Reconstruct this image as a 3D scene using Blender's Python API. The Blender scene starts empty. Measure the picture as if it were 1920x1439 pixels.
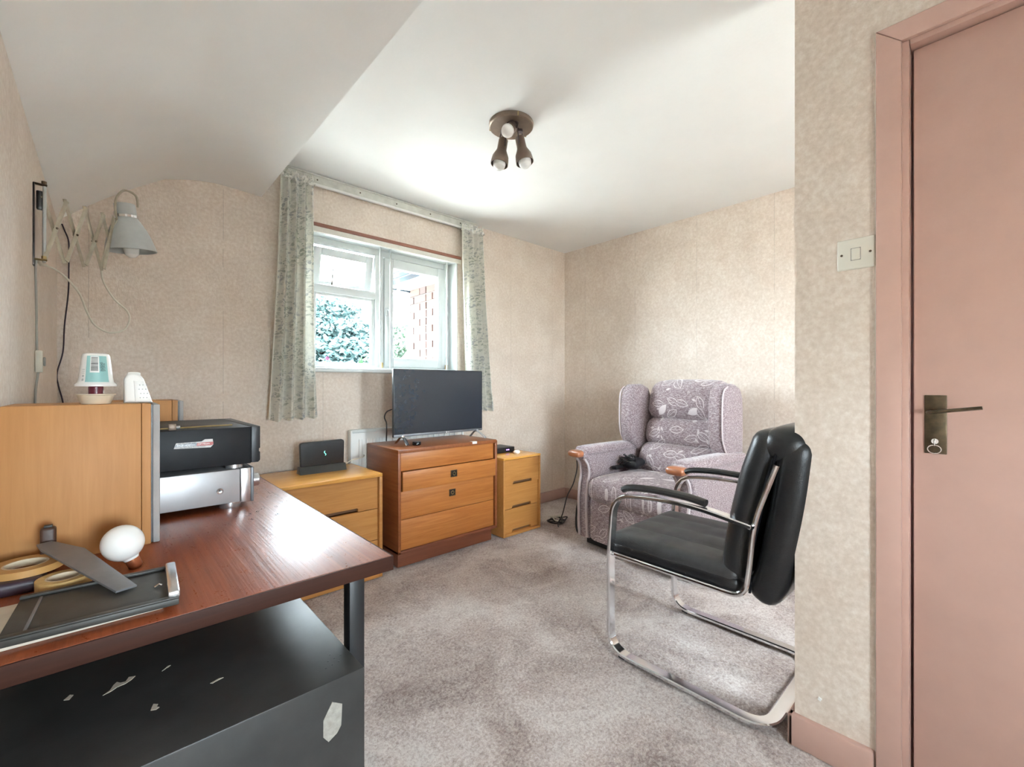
import bpy, bmesh, math, random
import numpy as np
from mathutils import Vector, Matrix, noise
random.seed(7)
R = math.radians
scene = bpy.context.scene
C = scene.collection

# ------------------------------------------------------------------ camera
CAMH = 1.08
cd = bpy.data.cameras.new('camera')
cam = bpy.data.objects.new('camera', cd); C.objects.link(cam)
cam.location = (0, 0, CAMH)
cam.rotation_euler = (R(90), 0, R(-42.5))
cd.sensor_width = 36; cd.lens = 830 / 1920 * 36
cd.shift_y = 3.5 / 1920
cd.clip_start = 0.02; cd.clip_end = 200
scene.camera = cam

# ------------------------------------------------------------------ world, sun, portals, exposure
world = bpy.data.worlds.new('sky'); scene.world = world; world.use_nodes = True
nt = world.node_tree
bg = nt.nodes['Background']
bg.inputs['Color'].default_value = (0.80, 0.91, 1.0, 1)
bg.inputs['Strength'].default_value = 52.0
sd = bpy.data.lights.new('sun', 'SUN'); sd.energy = 60; sd.angle = R(1.5); sd.color = (1, .95, .88)
sun = bpy.data.objects.new('sun', sd); C.objects.link(sun)
sun.rotation_euler = Vector((0.66, 0.0, -0.75)).to_track_quat('-Z', 'Y').to_euler()
def portal(name, loc, rot, sx, sz):
    l = bpy.data.lights.new(name, 'AREA'); l.shape = 'RECTANGLE'; l.size = sx; l.size_y = sz
    l.cycles.is_portal = True
    o = bpy.data.objects.new(name, l); C.objects.link(o); o.location = loc; o.rotation_euler = rot
portal('window_daylight_portal', (1.475, 3.06, 1.61), (R(-90), 0, 0), 1.09, .86)
portal('rear_fill_portal', (.295, -1.10, 1.0), (R(90), 0, 0), .59, .54)  # samples the sky through the added rear fill opening
portal('alcove_daylight_portal', (2.03, -1.0, 1.42), (R(90), 0, 0), .56, .84)
vs = scene.view_settings
vs.view_transform = 'Standard'; vs.look = 'None'; vs.gamma = 1; vs.use_curve_mapping = False
vs.exposure = 0.58
cy = scene.cycles
cy.use_denoising = True
try: cy.denoiser = 'OPENIMAGEDENOISE'
except Exception: pass
cy.max_bounces = 12; cy.diffuse_bounces = 7; cy.glossy_bounces = 4; cy.transparent_max_bounces = 16
cy.sample_clamp_indirect = 12
cy.caustics_reflective = False; cy.caustics_refractive = False

# ------------------------------------------------------------------ materials
MATS = {}
def new_mat(name):
    m = bpy.data.materials.new(name); m.use_nodes = True
    return m, m.node_tree.nodes, m.node_tree.links, m.node_tree.nodes['Principled BSDF']
def N(nodes, t, **kw):
    n = nodes.new(t)
    for k, v in kw.items(): setattr(n, k, v)
    return n
def setin(n, **kw):
    for k, v in kw.items(): n.inputs[k.replace('_', ' ')].default_value = v
def c4(c): return (c[0], c[1], c[2], 1)
def math_(nodes, links, op, a, b=None, c=None):
    n = nodes.new('ShaderNodeMath'); n.operation = op
    for i, x in enumerate((a, b, c)):
        if x is None: continue
        if isinstance(x, (int, float)): n.inputs[i].default_value = x
        else: links.new(x, n.inputs[i])
    return n.outputs[0]
def mixc(nodes, links, fac, a, b):
    n = nodes.new('ShaderNodeMix'); n.data_type = 'RGBA'
    for k, x in ((0, fac), (6, a), (7, b)):
        if isinstance(x, (int, float)): n.inputs[k].default_value = x
        elif isinstance(x, tuple): n.inputs[k].default_value = c4(x)
        else: links.new(x, n.inputs[k])
    return n.outputs[2]
def coords(nodes, links, scale=(1, 1, 1), rot=(0, 0, 0)):
    t = nodes.new('ShaderNodeTexCoord'); mp = nodes.new('ShaderNodeMapping')
    mp.inputs['Scale'].default_value = scale; mp.inputs['Rotation'].default_value = rot
    links.new(t.outputs['Object'], mp.inputs['Vector'])
    return mp.outputs[0]
def noise_(nodes, links, vec, scale, detail=3, rough=.5, dist=0):
    n = nodes.new('ShaderNodeTexNoise')
    n.inputs['Scale'].default_value = scale; n.inputs['Detail'].default_value = detail
    n.inputs['Roughness'].default_value = rough; n.inputs['Distortion'].default_value = dist
    links.new(vec, n.inputs['Vector'])
    return n.outputs['Fac']
def ramp(nodes, links, fac, stops):
    n = nodes.new('ShaderNodeValToRGB')
    el = n.color_ramp.elements
    el[0].position, el[0].color = stops[0][0], c4(stops[0][1])
    el[1].position, el[1].color = stops[-1][0], c4(stops[-1][1])
    for p, c in stops[1:-1]:
        e = el.new(p); e.color = c4(c)
    links.new(fac, n.inputs[0])
    return n.outputs[0]
def bump(nodes, links, h, bsdf, strength=.3, dist=.01):
    b = nodes.new('ShaderNodeBump'); b.inputs['Strength'].default_value = strength
    b.inputs['Distance'].default_value = dist
    links.new(h, b.inputs['Height']); links.new(b.outputs[0], bsdf.inputs['Normal'])

def plain(name, col, rough=.5, metal=0.0, var=.06, vs_=30, bmp=0.0, bscale=200, coat=0, spec=.5):
    if name in MATS: return MATS[name]
    m, nd, lk, b = new_mat(name)
    v = coords(nd, lk)
    f = noise_(nd, lk, v, vs_, 4, .6)
    a = tuple(max(0, x * (1 - var)) for x in col); z = tuple(min(1, x * (1 + var)) for x in col)
    lk.new(ramp(nd, lk, f, [(.3, a), (.7, z)]), b.inputs['Base Color'])
    setin(b, Roughness=rough, Metallic=metal)
    b.inputs['Coat Weight'].default_value = coat
    b.inputs['Specular IOR Level'].default_value = spec
    if bmp: bump(nd, lk, noise_(nd, lk, v, bscale, 3, .6), b, bmp, .002)
    MATS[name] = m
    return m
def wood(name, c1, c2, axis, rough=.4, coat=.0, sc=1.0, bm_=.15):
    m, nd, lk, b = new_mat(name)
    s = [22 * sc, 22 * sc, 22 * sc]; s['XYZ'.index(axis)] = 1.3 * sc
    v = coords(nd, lk, s)
    n1 = noise_(nd, lk, v, 1.6, 6, .62, 1.2)
    s2 = [110, 110, 110]; s2['XYZ'.index(axis)] = 3
    n2 = noise_(nd, lk, coords(nd, lk, s2), 1.5, 3, .6)
    f = math_(nd, lk, 'ADD', math_(nd, lk, 'MULTIPLY', n1, .75), math_(nd, lk, 'MULTIPLY', n2, .25))
    lk.new(ramp(nd, lk, f, [(.28, c1), (.5, tuple((x + y) / 2 for x, y in zip(c1, c2))), (.72, c2)]), b.inputs['Base Color'])
    setin(b, Roughness=rough); b.inputs['Coat Weight'].default_value = coat
    b.inputs['Coat Roughness'].default_value = .26
    bump(nd, lk, n2, b, bm_, .001)
    return m
def emis(name, col, s):
    m, nd, lk, b = new_mat(name)
    setin(b, Base_Color=c4(col)); b.inputs['Emission Color'].default_value = c4(col); b.inputs['Emission Strength'].default_value = s
    return m
def wallpaper(name, axis):
    m, nd, lk, b = new_mat(name)
    v = coords(nd, lk)
    n1 = noise_(nd, lk, v, 5, 4, .6)
    n2 = noise_(nd, lk, v, 62, 4, .65)
    f = math_(nd, lk, 'ADD', math_(nd, lk, 'MULTIPLY', n1, .35), math_(nd, lk, 'MULTIPLY', n2, .65))
    col = ramp(nd, lk, f, [(.34, (.575, .48, .40)), (.5, (.655, .565, .485)), (.66, (.745, .675, .60))])
    sp = nd.new('ShaderNodeSeparateXYZ'); lk.new(v, sp.inputs[0])
    q = sp.outputs['XYZ'.index(axis)]
    wob = math_(nd, lk, 'MULTIPLY', noise_(nd, lk, v, 3, 2), .004)
    fr = math_(nd, lk, 'FRACT', math_(nd, lk, 'DIVIDE', math_(nd, lk, 'ADD', q, math_(nd, lk, 'ADD', wob, 10.13)), .53))
    seam = math_(nd, lk, 'LESS_THAN', fr, .0045)
    patch = math_(nd, lk, 'GREATER_THAN', noise_(nd, lk, v, 4, 2), .44)
    seam = math_(nd, lk, 'MULTIPLY', math_(nd, lk, 'MULTIPLY', seam, patch), .45)
    lk.new(mixc(nd, lk, seam, col, (.24, .20, .17)), b.inputs['Base Color'])
    setin(b, Roughness=.48)
    b.inputs['Specular IOR Level'].default_value = .45
    h = noise_(nd, lk, coords(nd, lk, (1, 1, .42)), 130, 3, .65)
    h = math_(nd, lk, 'SUBTRACT', h, math_(nd, lk, 'MULTIPLY', seam, .5))
    bump(nd, lk, h, b, .35, .006)
    return m
def motif_layer(nd, lk, a, b_, scale, L, Wd, line, fillcut, rnd=.85):
    """rows of leaf outlines: returns (outline, filled) factors on the plane of axes a, b_"""
    v = coords(nd, lk)
    sp = nd.new('ShaderNodeSeparateXYZ'); lk.new(v, sp.inputs[0])
    cb = nd.new('ShaderNodeCombineXYZ'); lk.new(sp.outputs[a], cb.inputs[0]); lk.new(sp.outputs[b_], cb.inputs[1])
    vm = nd.new('ShaderNodeVectorMath'); vm.operation = 'SCALE'; lk.new(cb.outputs[0], vm.inputs[0]); vm.inputs['Scale'].default_value = scale
    vo = nd.new('ShaderNodeTexVoronoi'); vo.voronoi_dimensions = '2D'; vo.inputs['Scale'].default_value = 1; vo.inputs['Randomness'].default_value = rnd
    lk.new(vm.outputs[0], vo.inputs['Vector'])
    sb = nd.new('ShaderNodeVectorMath'); sb.operation = 'SUBTRACT'; lk.new(vm.outputs[0], sb.inputs[0]); lk.new(vo.outputs['Position'], sb.inputs[1])
    sc = nd.new('ShaderNodeSeparateColor'); lk.new(vo.outputs['Color'], sc.inputs[0])
    vr = nd.new('ShaderNodeVectorRotate'); vr.rotation_type = 'Z_AXIS'; lk.new(sb.outputs[0], vr.inputs['Vector'])
    lk.new(math_(nd, lk, 'MULTIPLY', sc.outputs[0], 6.283), vr.inputs['Angle'])
    s2 = nd.new('ShaderNodeSeparateXYZ'); lk.new(vr.outputs[0], s2.inputs[0])
    x = math_(nd, lk, 'DIVIDE', s2.outputs[0], L)
    half = math_(nd, lk, 'MULTIPLY', math_(nd, lk, 'SUBTRACT', 1, math_(nd, lk, 'MULTIPLY', x, x)), Wd)
    d = math_(nd, lk, 'SUBTRACT', math_(nd, lk, 'ABSOLUTE', s2.outputs[1]), half)
    out = math_(nd, lk, 'LESS_THAN', math_(nd, lk, 'ABSOLUTE', d), line)
    rib = math_(nd, lk, 'MULTIPLY', math_(nd, lk, 'LESS_THAN', math_(nd, lk, 'ABSOLUTE', s2.outputs[1]), line * .5), math_(nd, lk, 'LESS_THAN', d, 0))
    out = math_(nd, lk, 'MAXIMUM', out, rib)
    fil = math_(nd, lk, 'MULTIPLY', math_(nd, lk, 'LESS_THAN', d, -line * .8), math_(nd, lk, 'GREATER_THAN', sc.outputs[1], fillcut))
    return out, fil
def leaf_fabric(name, a=None, b_=None):
    m, nd, lk, b = new_mat(name)
    base = math_(nd, lk, 'ADD', math_(nd, lk, 'MULTIPLY', noise_(nd, lk, coords(nd, lk, (95, 45, 230)), 1.2, 2, .7), .55),
                 math_(nd, lk, 'MULTIPLY', noise_(nd, lk, coords(nd, lk), 170, 3, .7), .45))
    col = ramp(nd, lk, base, [(.38, (.150, .100, .112)), (.50, (.285, .220, .235)), (.60, (.50, .435, .445))])
    if a is not None:
        o, f = motif_layer(nd, lk, a, b_, 8.5, .44, .19, .022, .80)
        o2, f2 = motif_layer(nd, lk, a, b_, 15.0, .30, .13, .03, .70)
        fac = math_(nd, lk, 'MAXIMUM', math_(nd, lk, 'MAXIMUM', math_(nd, lk, 'MULTIPLY', o, .6), math_(nd, lk, 'MULTIPLY', f, .8)),
                    math_(nd, lk, 'MULTIPLY', f2, .6))
        col = mixc(nd, lk, fac, col, (.80, .74, .74))
    lk.new(col, b.inputs['Base Color'])
    setin(b, Roughness=.9); b.inputs['Sheen Weight'].default_value = .35
    b.inputs['Specular IOR Level'].default_value = .2
    bump(nd, lk, base, b, .5, .002)
    return m

M = {}
M['wp_x'] = wallpaper('wallpaper_along_x', 'X')
M['wp_y'] = wallpaper('wallpaper_along_y', 'Y')
M['ceil'] = plain('ceiling_paint', (.86, .875, .87), .55, var=.02, vs_=3, bmp=.25, bscale=60)
M['pink'] = plain('pink_gloss_paint', (.48, .31, .26), .38, var=.04, vs_=9, bmp=.08, bscale=120, spec=.35)
M['white'] = plain('white_upvc', (.60, .63, .62), .3, var=.02)
M['cream'] = plain('cream_paint', (.72, .70, .63), .45, var=.04)
M['railgrey'] = plain('aged_white_paint', (.60, .60, .55), .5, var=.12, vs_=18)
M['redwood'] = wood('red_brown_batten', (.14, .05, .03), (.24, .09, .055), 'X', .5)
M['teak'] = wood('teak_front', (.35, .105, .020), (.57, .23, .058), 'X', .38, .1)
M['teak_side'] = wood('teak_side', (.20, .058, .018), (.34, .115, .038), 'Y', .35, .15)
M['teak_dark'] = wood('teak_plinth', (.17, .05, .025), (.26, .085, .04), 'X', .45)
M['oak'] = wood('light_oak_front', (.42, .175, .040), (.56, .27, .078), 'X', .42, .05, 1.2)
M['oak_lit_top'] = wood('light_oak_lit_top', (.60, .26, .045), (.76, .39, .09), 'X', .25, .4, 1.0)  # same oak as the fronts, lightened for the light falling on the tops
M['oak_dark'] = plain('oak_recess_shadow_wood', (.16, .075, .03), .6)
M['desk'] = wood('mahogany_desk', (.14, .028, .009), (.29, .074, .026), 'Y', .34, .12, .9, .40)
M['desk'].node_tree.nodes['Principled BSDF'].inputs['Specular IOR Level'].default_value = .38
def worn(m):
    nd, lk = m.node_tree.nodes, m.node_tree.links; b = nd['Principled BSDF']
    v = coords(nd, lk); f = math_(nd, lk, 'ADD', math_(nd, lk, 'MULTIPLY', noise_(nd, lk, v, 260, 3, .7), .5), math_(nd, lk, 'MULTIPLY', noise_(nd, lk, coords(nd, lk, (1, .35, 1)), 38, 4, .7, 1.5), .5))
    mr = nd.new('ShaderNodeMapRange'); lk.new(f, mr.inputs[0]); mr.inputs[1].default_value = .36; mr.inputs[2].default_value = .64; mr.inputs[3].default_value = .25; mr.inputs[4].default_value = .43
    lk.new(mr.outputs[0], b.inputs['Roughness'])
worn(M['desk'])
M['deskedge'] = wood('dark_desk_edge', (.026, .009, .006), (.055, .019, .011), 'X', .6)
M['deskedge'].node_tree.nodes['Principled BSDF'].inputs['Specular IOR Level'].default_value = .2
M['spk'] = wood('speaker_veneer', (.40, .185, .060), (.47, .23, .08), 'Z', .6, 0, 2.2, .05)
M['spk_front'] = plain('speaker_grey_cloth', (.36, .35, .34), .8, bmp=.4, bscale=700)
M['black'] = plain('black_plastic', (.012, .012, .014), .4, var=.2)
M['satin'] = plain('satin_black_case', (.010, .011, .013), .5, var=.15, spec=.25)
M['blackgloss'] = plain('black_gloss', (.008, .008, .010), .12, var=.1)
M['blackmetal'] = plain('black_painted_metal', (.034, .034, .033), .42, var=.2, vs_=12, bmp=.06, bscale=300, spec=.38)
M['blacktube'] = plain('black_steel_leg', (.012, .013, .015), .35)
M['silver'] = plain('brushed_silver_case', (.42, .42, .43), .38, metal=.35, var=.04, bmp=.05, bscale=400)
M['silverlt'] = plain('bright_aluminium', (.75, .76, .78), .25, metal=.9, var=.03)
M['chrome'] = plain('chrome', (.80, .81, .83), .10, metal=1.0, var=.03)
M['chairblack'] = plain('black_leather', (.012, .012, .013), .33, var=.25, bmp=.35, bscale=260, spec=.45)
M['chairseat_sheen'] = plain('black_leather_seat_sheen', (.036, .036, .037), .45, var=.2, bmp=.35, bscale=260)  # greyer copy of the leather, sheen of the seat top put into the colour
M['bronze'] = plain('bronze_metal', (.16, .115, .085), .42, metal=.55, var=.12, bmp=.05)
M['bronze_dk'] = plain('dark_bronze_arm', (.035, .025, .026), .4, metal=.4)
M['opal'] = plain('opal_glass', (.82, .82, .80), .25, var=.02)
M['lampgrey'] = plain('grey_enamel', (.46, .48, .47), .32, var=.05)
M['lampbeige'] = plain('beige_steel', (.33, .29, .215), .42, metal=.2, var=.12, vs_=60)
M['cordgrey'] = plain('grey_cord', (.30, .30, .27), .6)
M['cordcream'] = plain('cream_cord', (.58, .55, .46), .55)
M['brass'] = plain('aged_brass', (.36, .27, .12), .38, metal=.8, var=.15)
M['plate'] = plain('antique_bronze_plate', (.10, .075, .045), .38, metal=.75, var=.35, vs_=50)
M['fab'] = leaf_fabric('mauve_plain_weave')
M['fab_front'] = leaf_fabric('mauve_leaf_weave_upright', 1, 2)
M['fab_top'] = leaf_fabric('mauve_leaf_weave_flat', 0, 1)
M['piping'] = plain('pale_mauve_piping', (.56, .49, .50), .8)
M['knuckle'] = wood('knuckle_wood', (.28, .09, .04), (.42, .16, .07), 'Y', .3, .3)
M['oldlabel'] = plain('dull_torn_label', (.30, .285, .255), .85, var=.2, vs_=90)
M['paper'] = plain('beige_card', (.62, .56, .47), .8)
M['whitepl'] = plain('white_plastic', (.80, .80, .78), .35, var=.02)
M['ivory'] = plain('ivory_plastic', (.70, .68, .60), .35, var=.02)
M['teal'] = plain('teal_print', (.27, .50, .49), .4, var=.05)
M['creamtub'] = plain('cream_tub', (.62, .54, .42), .45)
M['maroon'] = plain('maroon_lid', (.13, .012, .025), .35)
M['inkblack'] = plain('black_ink', (.02, .02, .02), .6)
M['tape'] = plain('masking_tape', (.52, .34, .13), .6, var=.12, vs_=80)
M['tapecore'] = plain('card_core', (.66, .55, .40), .8)
M['tapeorange'] = plain('orange_tape', (.46, .25, .08), .55, var=.1)
M['purpledark'] = plain('dark_purple_plastic', (.035, .02, .032), .4)
M['brownwood'] = plain('dark_brown_handle', (.055, .025, .016), .5)
M['steelsheet'] = plain('grey_steel_sheet', (.20, .205, .22), .45, metal=.5, var=.08, bmp=.1, bscale=600)
M['tray'] = plain('worn_black_tray', (.035, .034, .030), .5, var=.35, vs_=25)
M['copper'] = plain('copper_cap', (.45, .16, .07), .35, metal=.6)
M['screen'] = plain('tv_screen', (.012, .019, .030), .26, var=.02, spec=.7)
M['led'] = emis('purple_led', (.35, .15, 1.0), 6)
M['ledcyan'] = emis('cyan_led', (.2, 1.0, .8), 2.5)
M['stickerw'] = plain('sticker_silver', (.55, .52, .50), .4)
M['stickerr'] = plain('sticker_red', (.38, .06, .05), .4)
M['radi'] = plain('radiator_white', (.74, .74, .72), .35, var=.02)
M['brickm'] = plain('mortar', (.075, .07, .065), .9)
M['gutter'] = plain('blue_grey_gutter', (.010, .020, .030), .3)
M['fascia'] = plain('white_soffit_board', (.70, .72, .71), .4)
M['pale_ground'] = plain('garden_ground', (.60, .58, .54), .95, var=.12, vs_=.6)  # unseen ground, toned pale to bounce light up onto the ceiling
M['bark'] = plain('bark', (.06, .045, .035), .9, var=.3)

def glass():
    m, nd, lk, b = new_mat('window_glass')
    nd.remove(b)
    t = nd.new('ShaderNodeBsdfTransparent'); g = nd.new('ShaderNodeBsdfGlossy'); g.inputs['Roughness'].default_value = .02
    t.inputs['Color'].default_value = (.97, .985, .98, 1)
    lw = nd.new('ShaderNodeLayerWeight'); lw.inputs['Blend'].default_value = .08
    mx = nd.new('ShaderNodeMixShader')
    lk.new(math_(nd, lk, 'MULTIPLY', lw.outputs['Fresnel'], .6), mx.inputs[0]); lk.new(t.outputs[0], mx.inputs[1]); lk.new(g.outputs[0], mx.inputs[2])
    lk.new(mx.outputs[0], nd['Material Output'].inputs[0])
    return m
M['glass'] = glass()
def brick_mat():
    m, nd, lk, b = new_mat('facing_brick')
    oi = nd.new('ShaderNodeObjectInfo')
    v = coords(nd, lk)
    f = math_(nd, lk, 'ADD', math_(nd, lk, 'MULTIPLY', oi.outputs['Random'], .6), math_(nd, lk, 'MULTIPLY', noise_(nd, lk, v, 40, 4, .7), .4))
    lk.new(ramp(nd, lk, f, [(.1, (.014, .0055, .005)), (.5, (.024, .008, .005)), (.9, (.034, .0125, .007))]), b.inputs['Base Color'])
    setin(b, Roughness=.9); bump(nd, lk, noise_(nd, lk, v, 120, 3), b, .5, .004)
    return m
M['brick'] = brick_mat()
def leaf_mat(name, c1, c2):
    m, nd, lk, b = new_mat(name)
    f = noise_(nd, lk, coords(nd, lk), 3.5, 4, .7)
    lk.new(ramp(nd, lk, f, [(.35, c1), (.65, c2)]), b.inputs['Base Color'])
    setin(b, Roughness=.7)
    return m
M['leaf1'] = leaf_mat('blue_green_foliage', (.006, .021, .022), (.021, .052, .050))
M['leaf2'] = leaf_mat('green_foliage', (.006, .018, .010), (.020, .042, .020))
def carpet_mat():
    m, nd, lk, b = new_mat('mauve_grey_carpet')
    v = coords(nd, lk)
    big = noise_(nd, lk, v, 2.6, 5, .65, .6)
    fine = noise_(nd, lk, v, 105, 3, .75)
    f = math_(nd, lk, 'ADD', math_(nd, lk, 'MULTIPLY', big, .50), math_(nd, lk, 'MULTIPLY', fine, .50))
    lk.new(ramp(nd, lk, f, [(.36, (.20, .145, .13)), (.48, (.41, .335, .305)), (.60, (.62, .56, .525))]), b.inputs['Base Color'])
    setin(b, Roughness=.95); b.inputs['Sheen Weight'].default_value = .3; b.inputs['Specular IOR Level'].default_value = .1
    bump(nd, lk, noise_(nd, lk, v, 260, 2, .7), b, .7, .004)
    return m
M['carpet'] = carpet_mat()
def curtain_mat():
    m, nd, lk, b = new_mat('floral_curtain_cotton')
    o, f = motif_layer(nd, lk, 0, 2, 42, .42, .20, .05, .35, 1)
    o2, f2 = motif_layer(nd, lk, 0, 2, 75, .42, .22, .05, .45, 1)
    v = coords(nd, lk)
    cl = ramp(nd, lk, noise_(nd, lk, v, 9, 3, .6), [(.40, (0, 0, 0)), (.56, (1, 1, 1))])
    fac = math_(nd, lk, 'MULTIPLY', math_(nd, lk, 'MAXIMUM', math_(nd, lk, 'MAXIMUM', o, f), f2), math_(nd, lk, 'ADD', math_(nd, lk, 'MULTIPLY', cl, .55), .10))
    hue = ramp(nd, lk, noise_(nd, lk, v, 14, 2), [(.4, (.28, .33, .26)), (.6, (.32, .34, .40))])
    base = ramp(nd, lk, noise_(nd, lk, v, 25, 2), [(.3, (.86, .85, .79)), (.7, (.91, .90, .85))])
    lk.new(mixc(nd, lk, fac, base, hue), b.inputs['Base Color'])
    setin(b, Roughness=.9); b.inputs['Specular IOR Level'].default_value = .15
    tr = nd.new('ShaderNodeBsdfTranslucent'); tr.inputs['Color'].default_value = (.85, .85, .80, 1)
    mx = nd.new('ShaderNodeMixShader'); mx.inputs[0].default_value = .14
    lk.new(b.outputs[0], mx.inputs[1]); lk.new(tr.outputs[0], mx.inputs[2])
    lk.new(mx.outputs[0], nd['Material Output'].inputs[0])
    return m
M['curtain'] = curtain_mat()

# ------------------------------------------------------------------ mesh helpers
ORG = {}
def bm_(): return bmesh.new()
def join(bm, tmp, mx=None):
    if mx is not None: bmesh.ops.transform(tmp, matrix=mx, verts=tmp.verts)
    me = bpy.data.meshes.new('t'); tmp.to_mesh(me); tmp.free(); bm.from_mesh(me); bpy.data.meshes.remove(me)
    return bm
def box(bm, x0, x1, y0, y1, z0, z1, r=0.0, seg=2, mx=None):
    t = bm_(); bmesh.ops.create_cube(t, size=1)
    sx, sy, sz = x1 - x0, y1 - y0, z1 - z0
    for v in t.verts: v.co = Vector(((x0 + x1) / 2 + v.co.x * sx, (y0 + y1) / 2 + v.co.y * sy, (z0 + z1) / 2 + v.co.z * sz))
    if r > 0: bmesh.ops.bevel(t, geom=list(t.edges), offset=min(r, sx * .49, sy * .49, sz * .49), segments=seg, affect='EDGES', profile=.5)
    return join(bm, t, mx)
def prism(bm, pts, axis, a0, a1, r=0.0, seg=2, mx=None):
    """polygon pts extruded along an axis; pts are the other two coordinates in XYZ order"""
    t = bm_()
    def P(p, a):
        if axis == 'X': return (a, p[0], p[1])
        if axis == 'Y': return (p[0], a, p[1])
        return (p[0], p[1], a)
    va = [t.verts.new(P(p, a0)) for p in pts]; vb = [t.verts.new(P(p, a1)) for p in pts]
    n = len(pts)
    fa = t.faces.new(va); fb = t.faces.new(vb[::-1])
    for i in range(n): t.faces.new((va[i], vb[i], vb[(i + 1) % n], va[(i + 1) % n]))
    bmesh.ops.recalc_face_normals(t, faces=t.faces)
    if r > 0:
        rim = list(fa.edges) + list(fb.edges)
        bmesh.ops.bevel(t, geom=rim, offset=r, segments=seg, affect='EDGES', profile=.5, clamp_overlap=True)
    return join(bm, t, mx)
def lathe(bm, prof, loc=(0, 0, 0), seg=28, a0=0.0, a1=2 * math.pi, mx=None):
    t = bm_(); full = abs(a1 - a0 - 2 * math.pi) < 1e-6
    n = seg if full else seg + 1
    rows = []
    for r_, z in prof:
        if r_ < 1e-6: rows.append([t.verts.new((0, 0, z))] * n)
        else: rows.append([t.verts.new((r_ * math.cos(a0 + (a1 - a0) * i / seg), r_ * math.sin(a0 + (a1 - a0) * i / seg), z)) for i in range(n)])
    for j in range(len(rows) - 1):
        for i in range(seg):
            k = (i + 1) % n if full else i + 1
            f = [rows[j][i], rows[j][k], rows[j + 1][k], rows[j + 1][i]]
            u = []
            for q in f:
                if q not in u: u.append(q)
            if len(u) > 2:
                try: t.faces.new(u)
                except ValueError: pass
    bmesh.ops.recalc_face_normals(t, faces=t.faces)
    bmesh.ops.transform(t, matrix=(mx if mx is not None else Matrix.Translation(loc)), verts=t.verts)
    return join(bm, t)
def rounded(pts, r=.03, n=5, closed=False):
    pts = [Vector(p) for p in pts]; out = []
    for i, p in enumerate(pts):
        if not closed and i in (0, len(pts) - 1): out.append(p); continue
        a = pts[i - 1]; b = pts[(i + 1) % len(pts)]
        da = (a - p); db = (b - p); k = min(r, da.length * .48, db.length * .48)
        pa = p + da.normalized() * k; pb = p + db.normalized() * k
        for j in range(n + 1):
            s = j / n; out.append(pa * (1 - s) ** 2 + p * 2 * s * (1 - s) + pb * s * s)
    return out
def smooth(pts, n=6):
    P = [Vector(p) for p in pts]; out = []
    for i in range(len(P) - 1):
        p0 = P[max(i - 1, 0)]; p1 = P[i]; p2 = P[i + 1]; p3 = P[min(i + 2, len(P) - 1)]
        for j in range(n):
            s = j / n
            out.append(.5 * ((2 * p1) + (p2 - p0) * s + (2 * p0 - 5 * p1 + 4 * p2 - p3) * s * s + (3 * p1 - p0 - 3 * p2 + p3) * s ** 3))
    out.append(P[-1]); return out
def sweep(bm, pts, ra, rb=None, seg=8, up=(0, 0, 1), square=False, mx=None):
    """tube along pts; ra across the path's side, rb across its up direction"""
    rb = ra if rb is None else rb
    pts = [Vector(p) for p in pts]
    clean = [pts[0]]
    for p in pts[1:]:
        if (p - clean[-1]).length > 1e-5: clean.append(p)
    pts = clean; t = bm_(); rows = []; nrm = None
    if square: prof = [(-1, -.55), (-.8, -1), (.8, -1), (1, -.55), (1, .55), (.8, 1), (-.8, 1), (-1, .55)]
    else: prof = [(math.cos(2 * math.pi * i / seg), math.sin(2 * math.pi * i / seg)) for i in range(seg)]
    for i, p in enumerate(pts):
        d = (pts[min(i + 1, len(pts) - 1)] - pts[max(i - 1, 0)]).normalized()
        if nrm is None:
            nrm = Vector(up)
            if abs(nrm.dot(d)) > .98: nrm = Vector((1, 0, 0)) if abs(d.x) < .9 else Vector((0, 1, 0))
        nrm = (nrm - d * nrm.dot(d)).normalized(); side = d.cross(nrm)
        rows.append([t.verts.new(p + side * (a * ra) + nrm * (b * rb)) for a, b in prof])
    n = len(prof)
    for j in range(len(rows) - 1):
        for i in range(n): t.faces.new((rows[j][i], rows[j][(i + 1) % n], rows[j + 1][(i + 1) % n], rows[j + 1][i]))
    t.faces.new(rows[0][::-1]); t.faces.new(rows[-1])
    bmesh.ops.recalc_face_normals(t, faces=t.faces)
    return join(bm, t, mx)
def cushion(bm, c, size, r, bulge=(0, 0, 0), n=12, mx=None, wob=0.0):
    t = bm_(); bmesh.ops.create_cube(t, size=2)
    bmesh.ops.subdivide_edges(t, edges=list(t.edges), cuts=n, use_grid_fill=True)
    h = Vector(size) * .5
    for v in t.verts:
        q = Vector([math.sin(x * math.pi / 2) for x in v.co])
        p = Vector([q[i] * h[i] for i in range(3)])
        inn = Vector([max(-(h[i] - r), min(h[i] - r, p[i])) for i in range(3)])
        d = p - inn
        if d.length > 1e-9: p = inn + d.normalized() * r
        u = [p[i] / h[i] for i in range(3)]
        for i in range(3):
            j, k = (i + 1) % 3, (i + 2) % 3
            p[i] += u[i] * bulge[i] * max(0, 1 - u[j] ** 2) * max(0, 1 - u[k] ** 2)
        if wob: p += noise.noise_vector(p * 9) * wob
        v.co = p
    mm = Matrix.Translation(c)
    if mx is not None: mm = mx @ mm
    return join(bm, t, mm)
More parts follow.
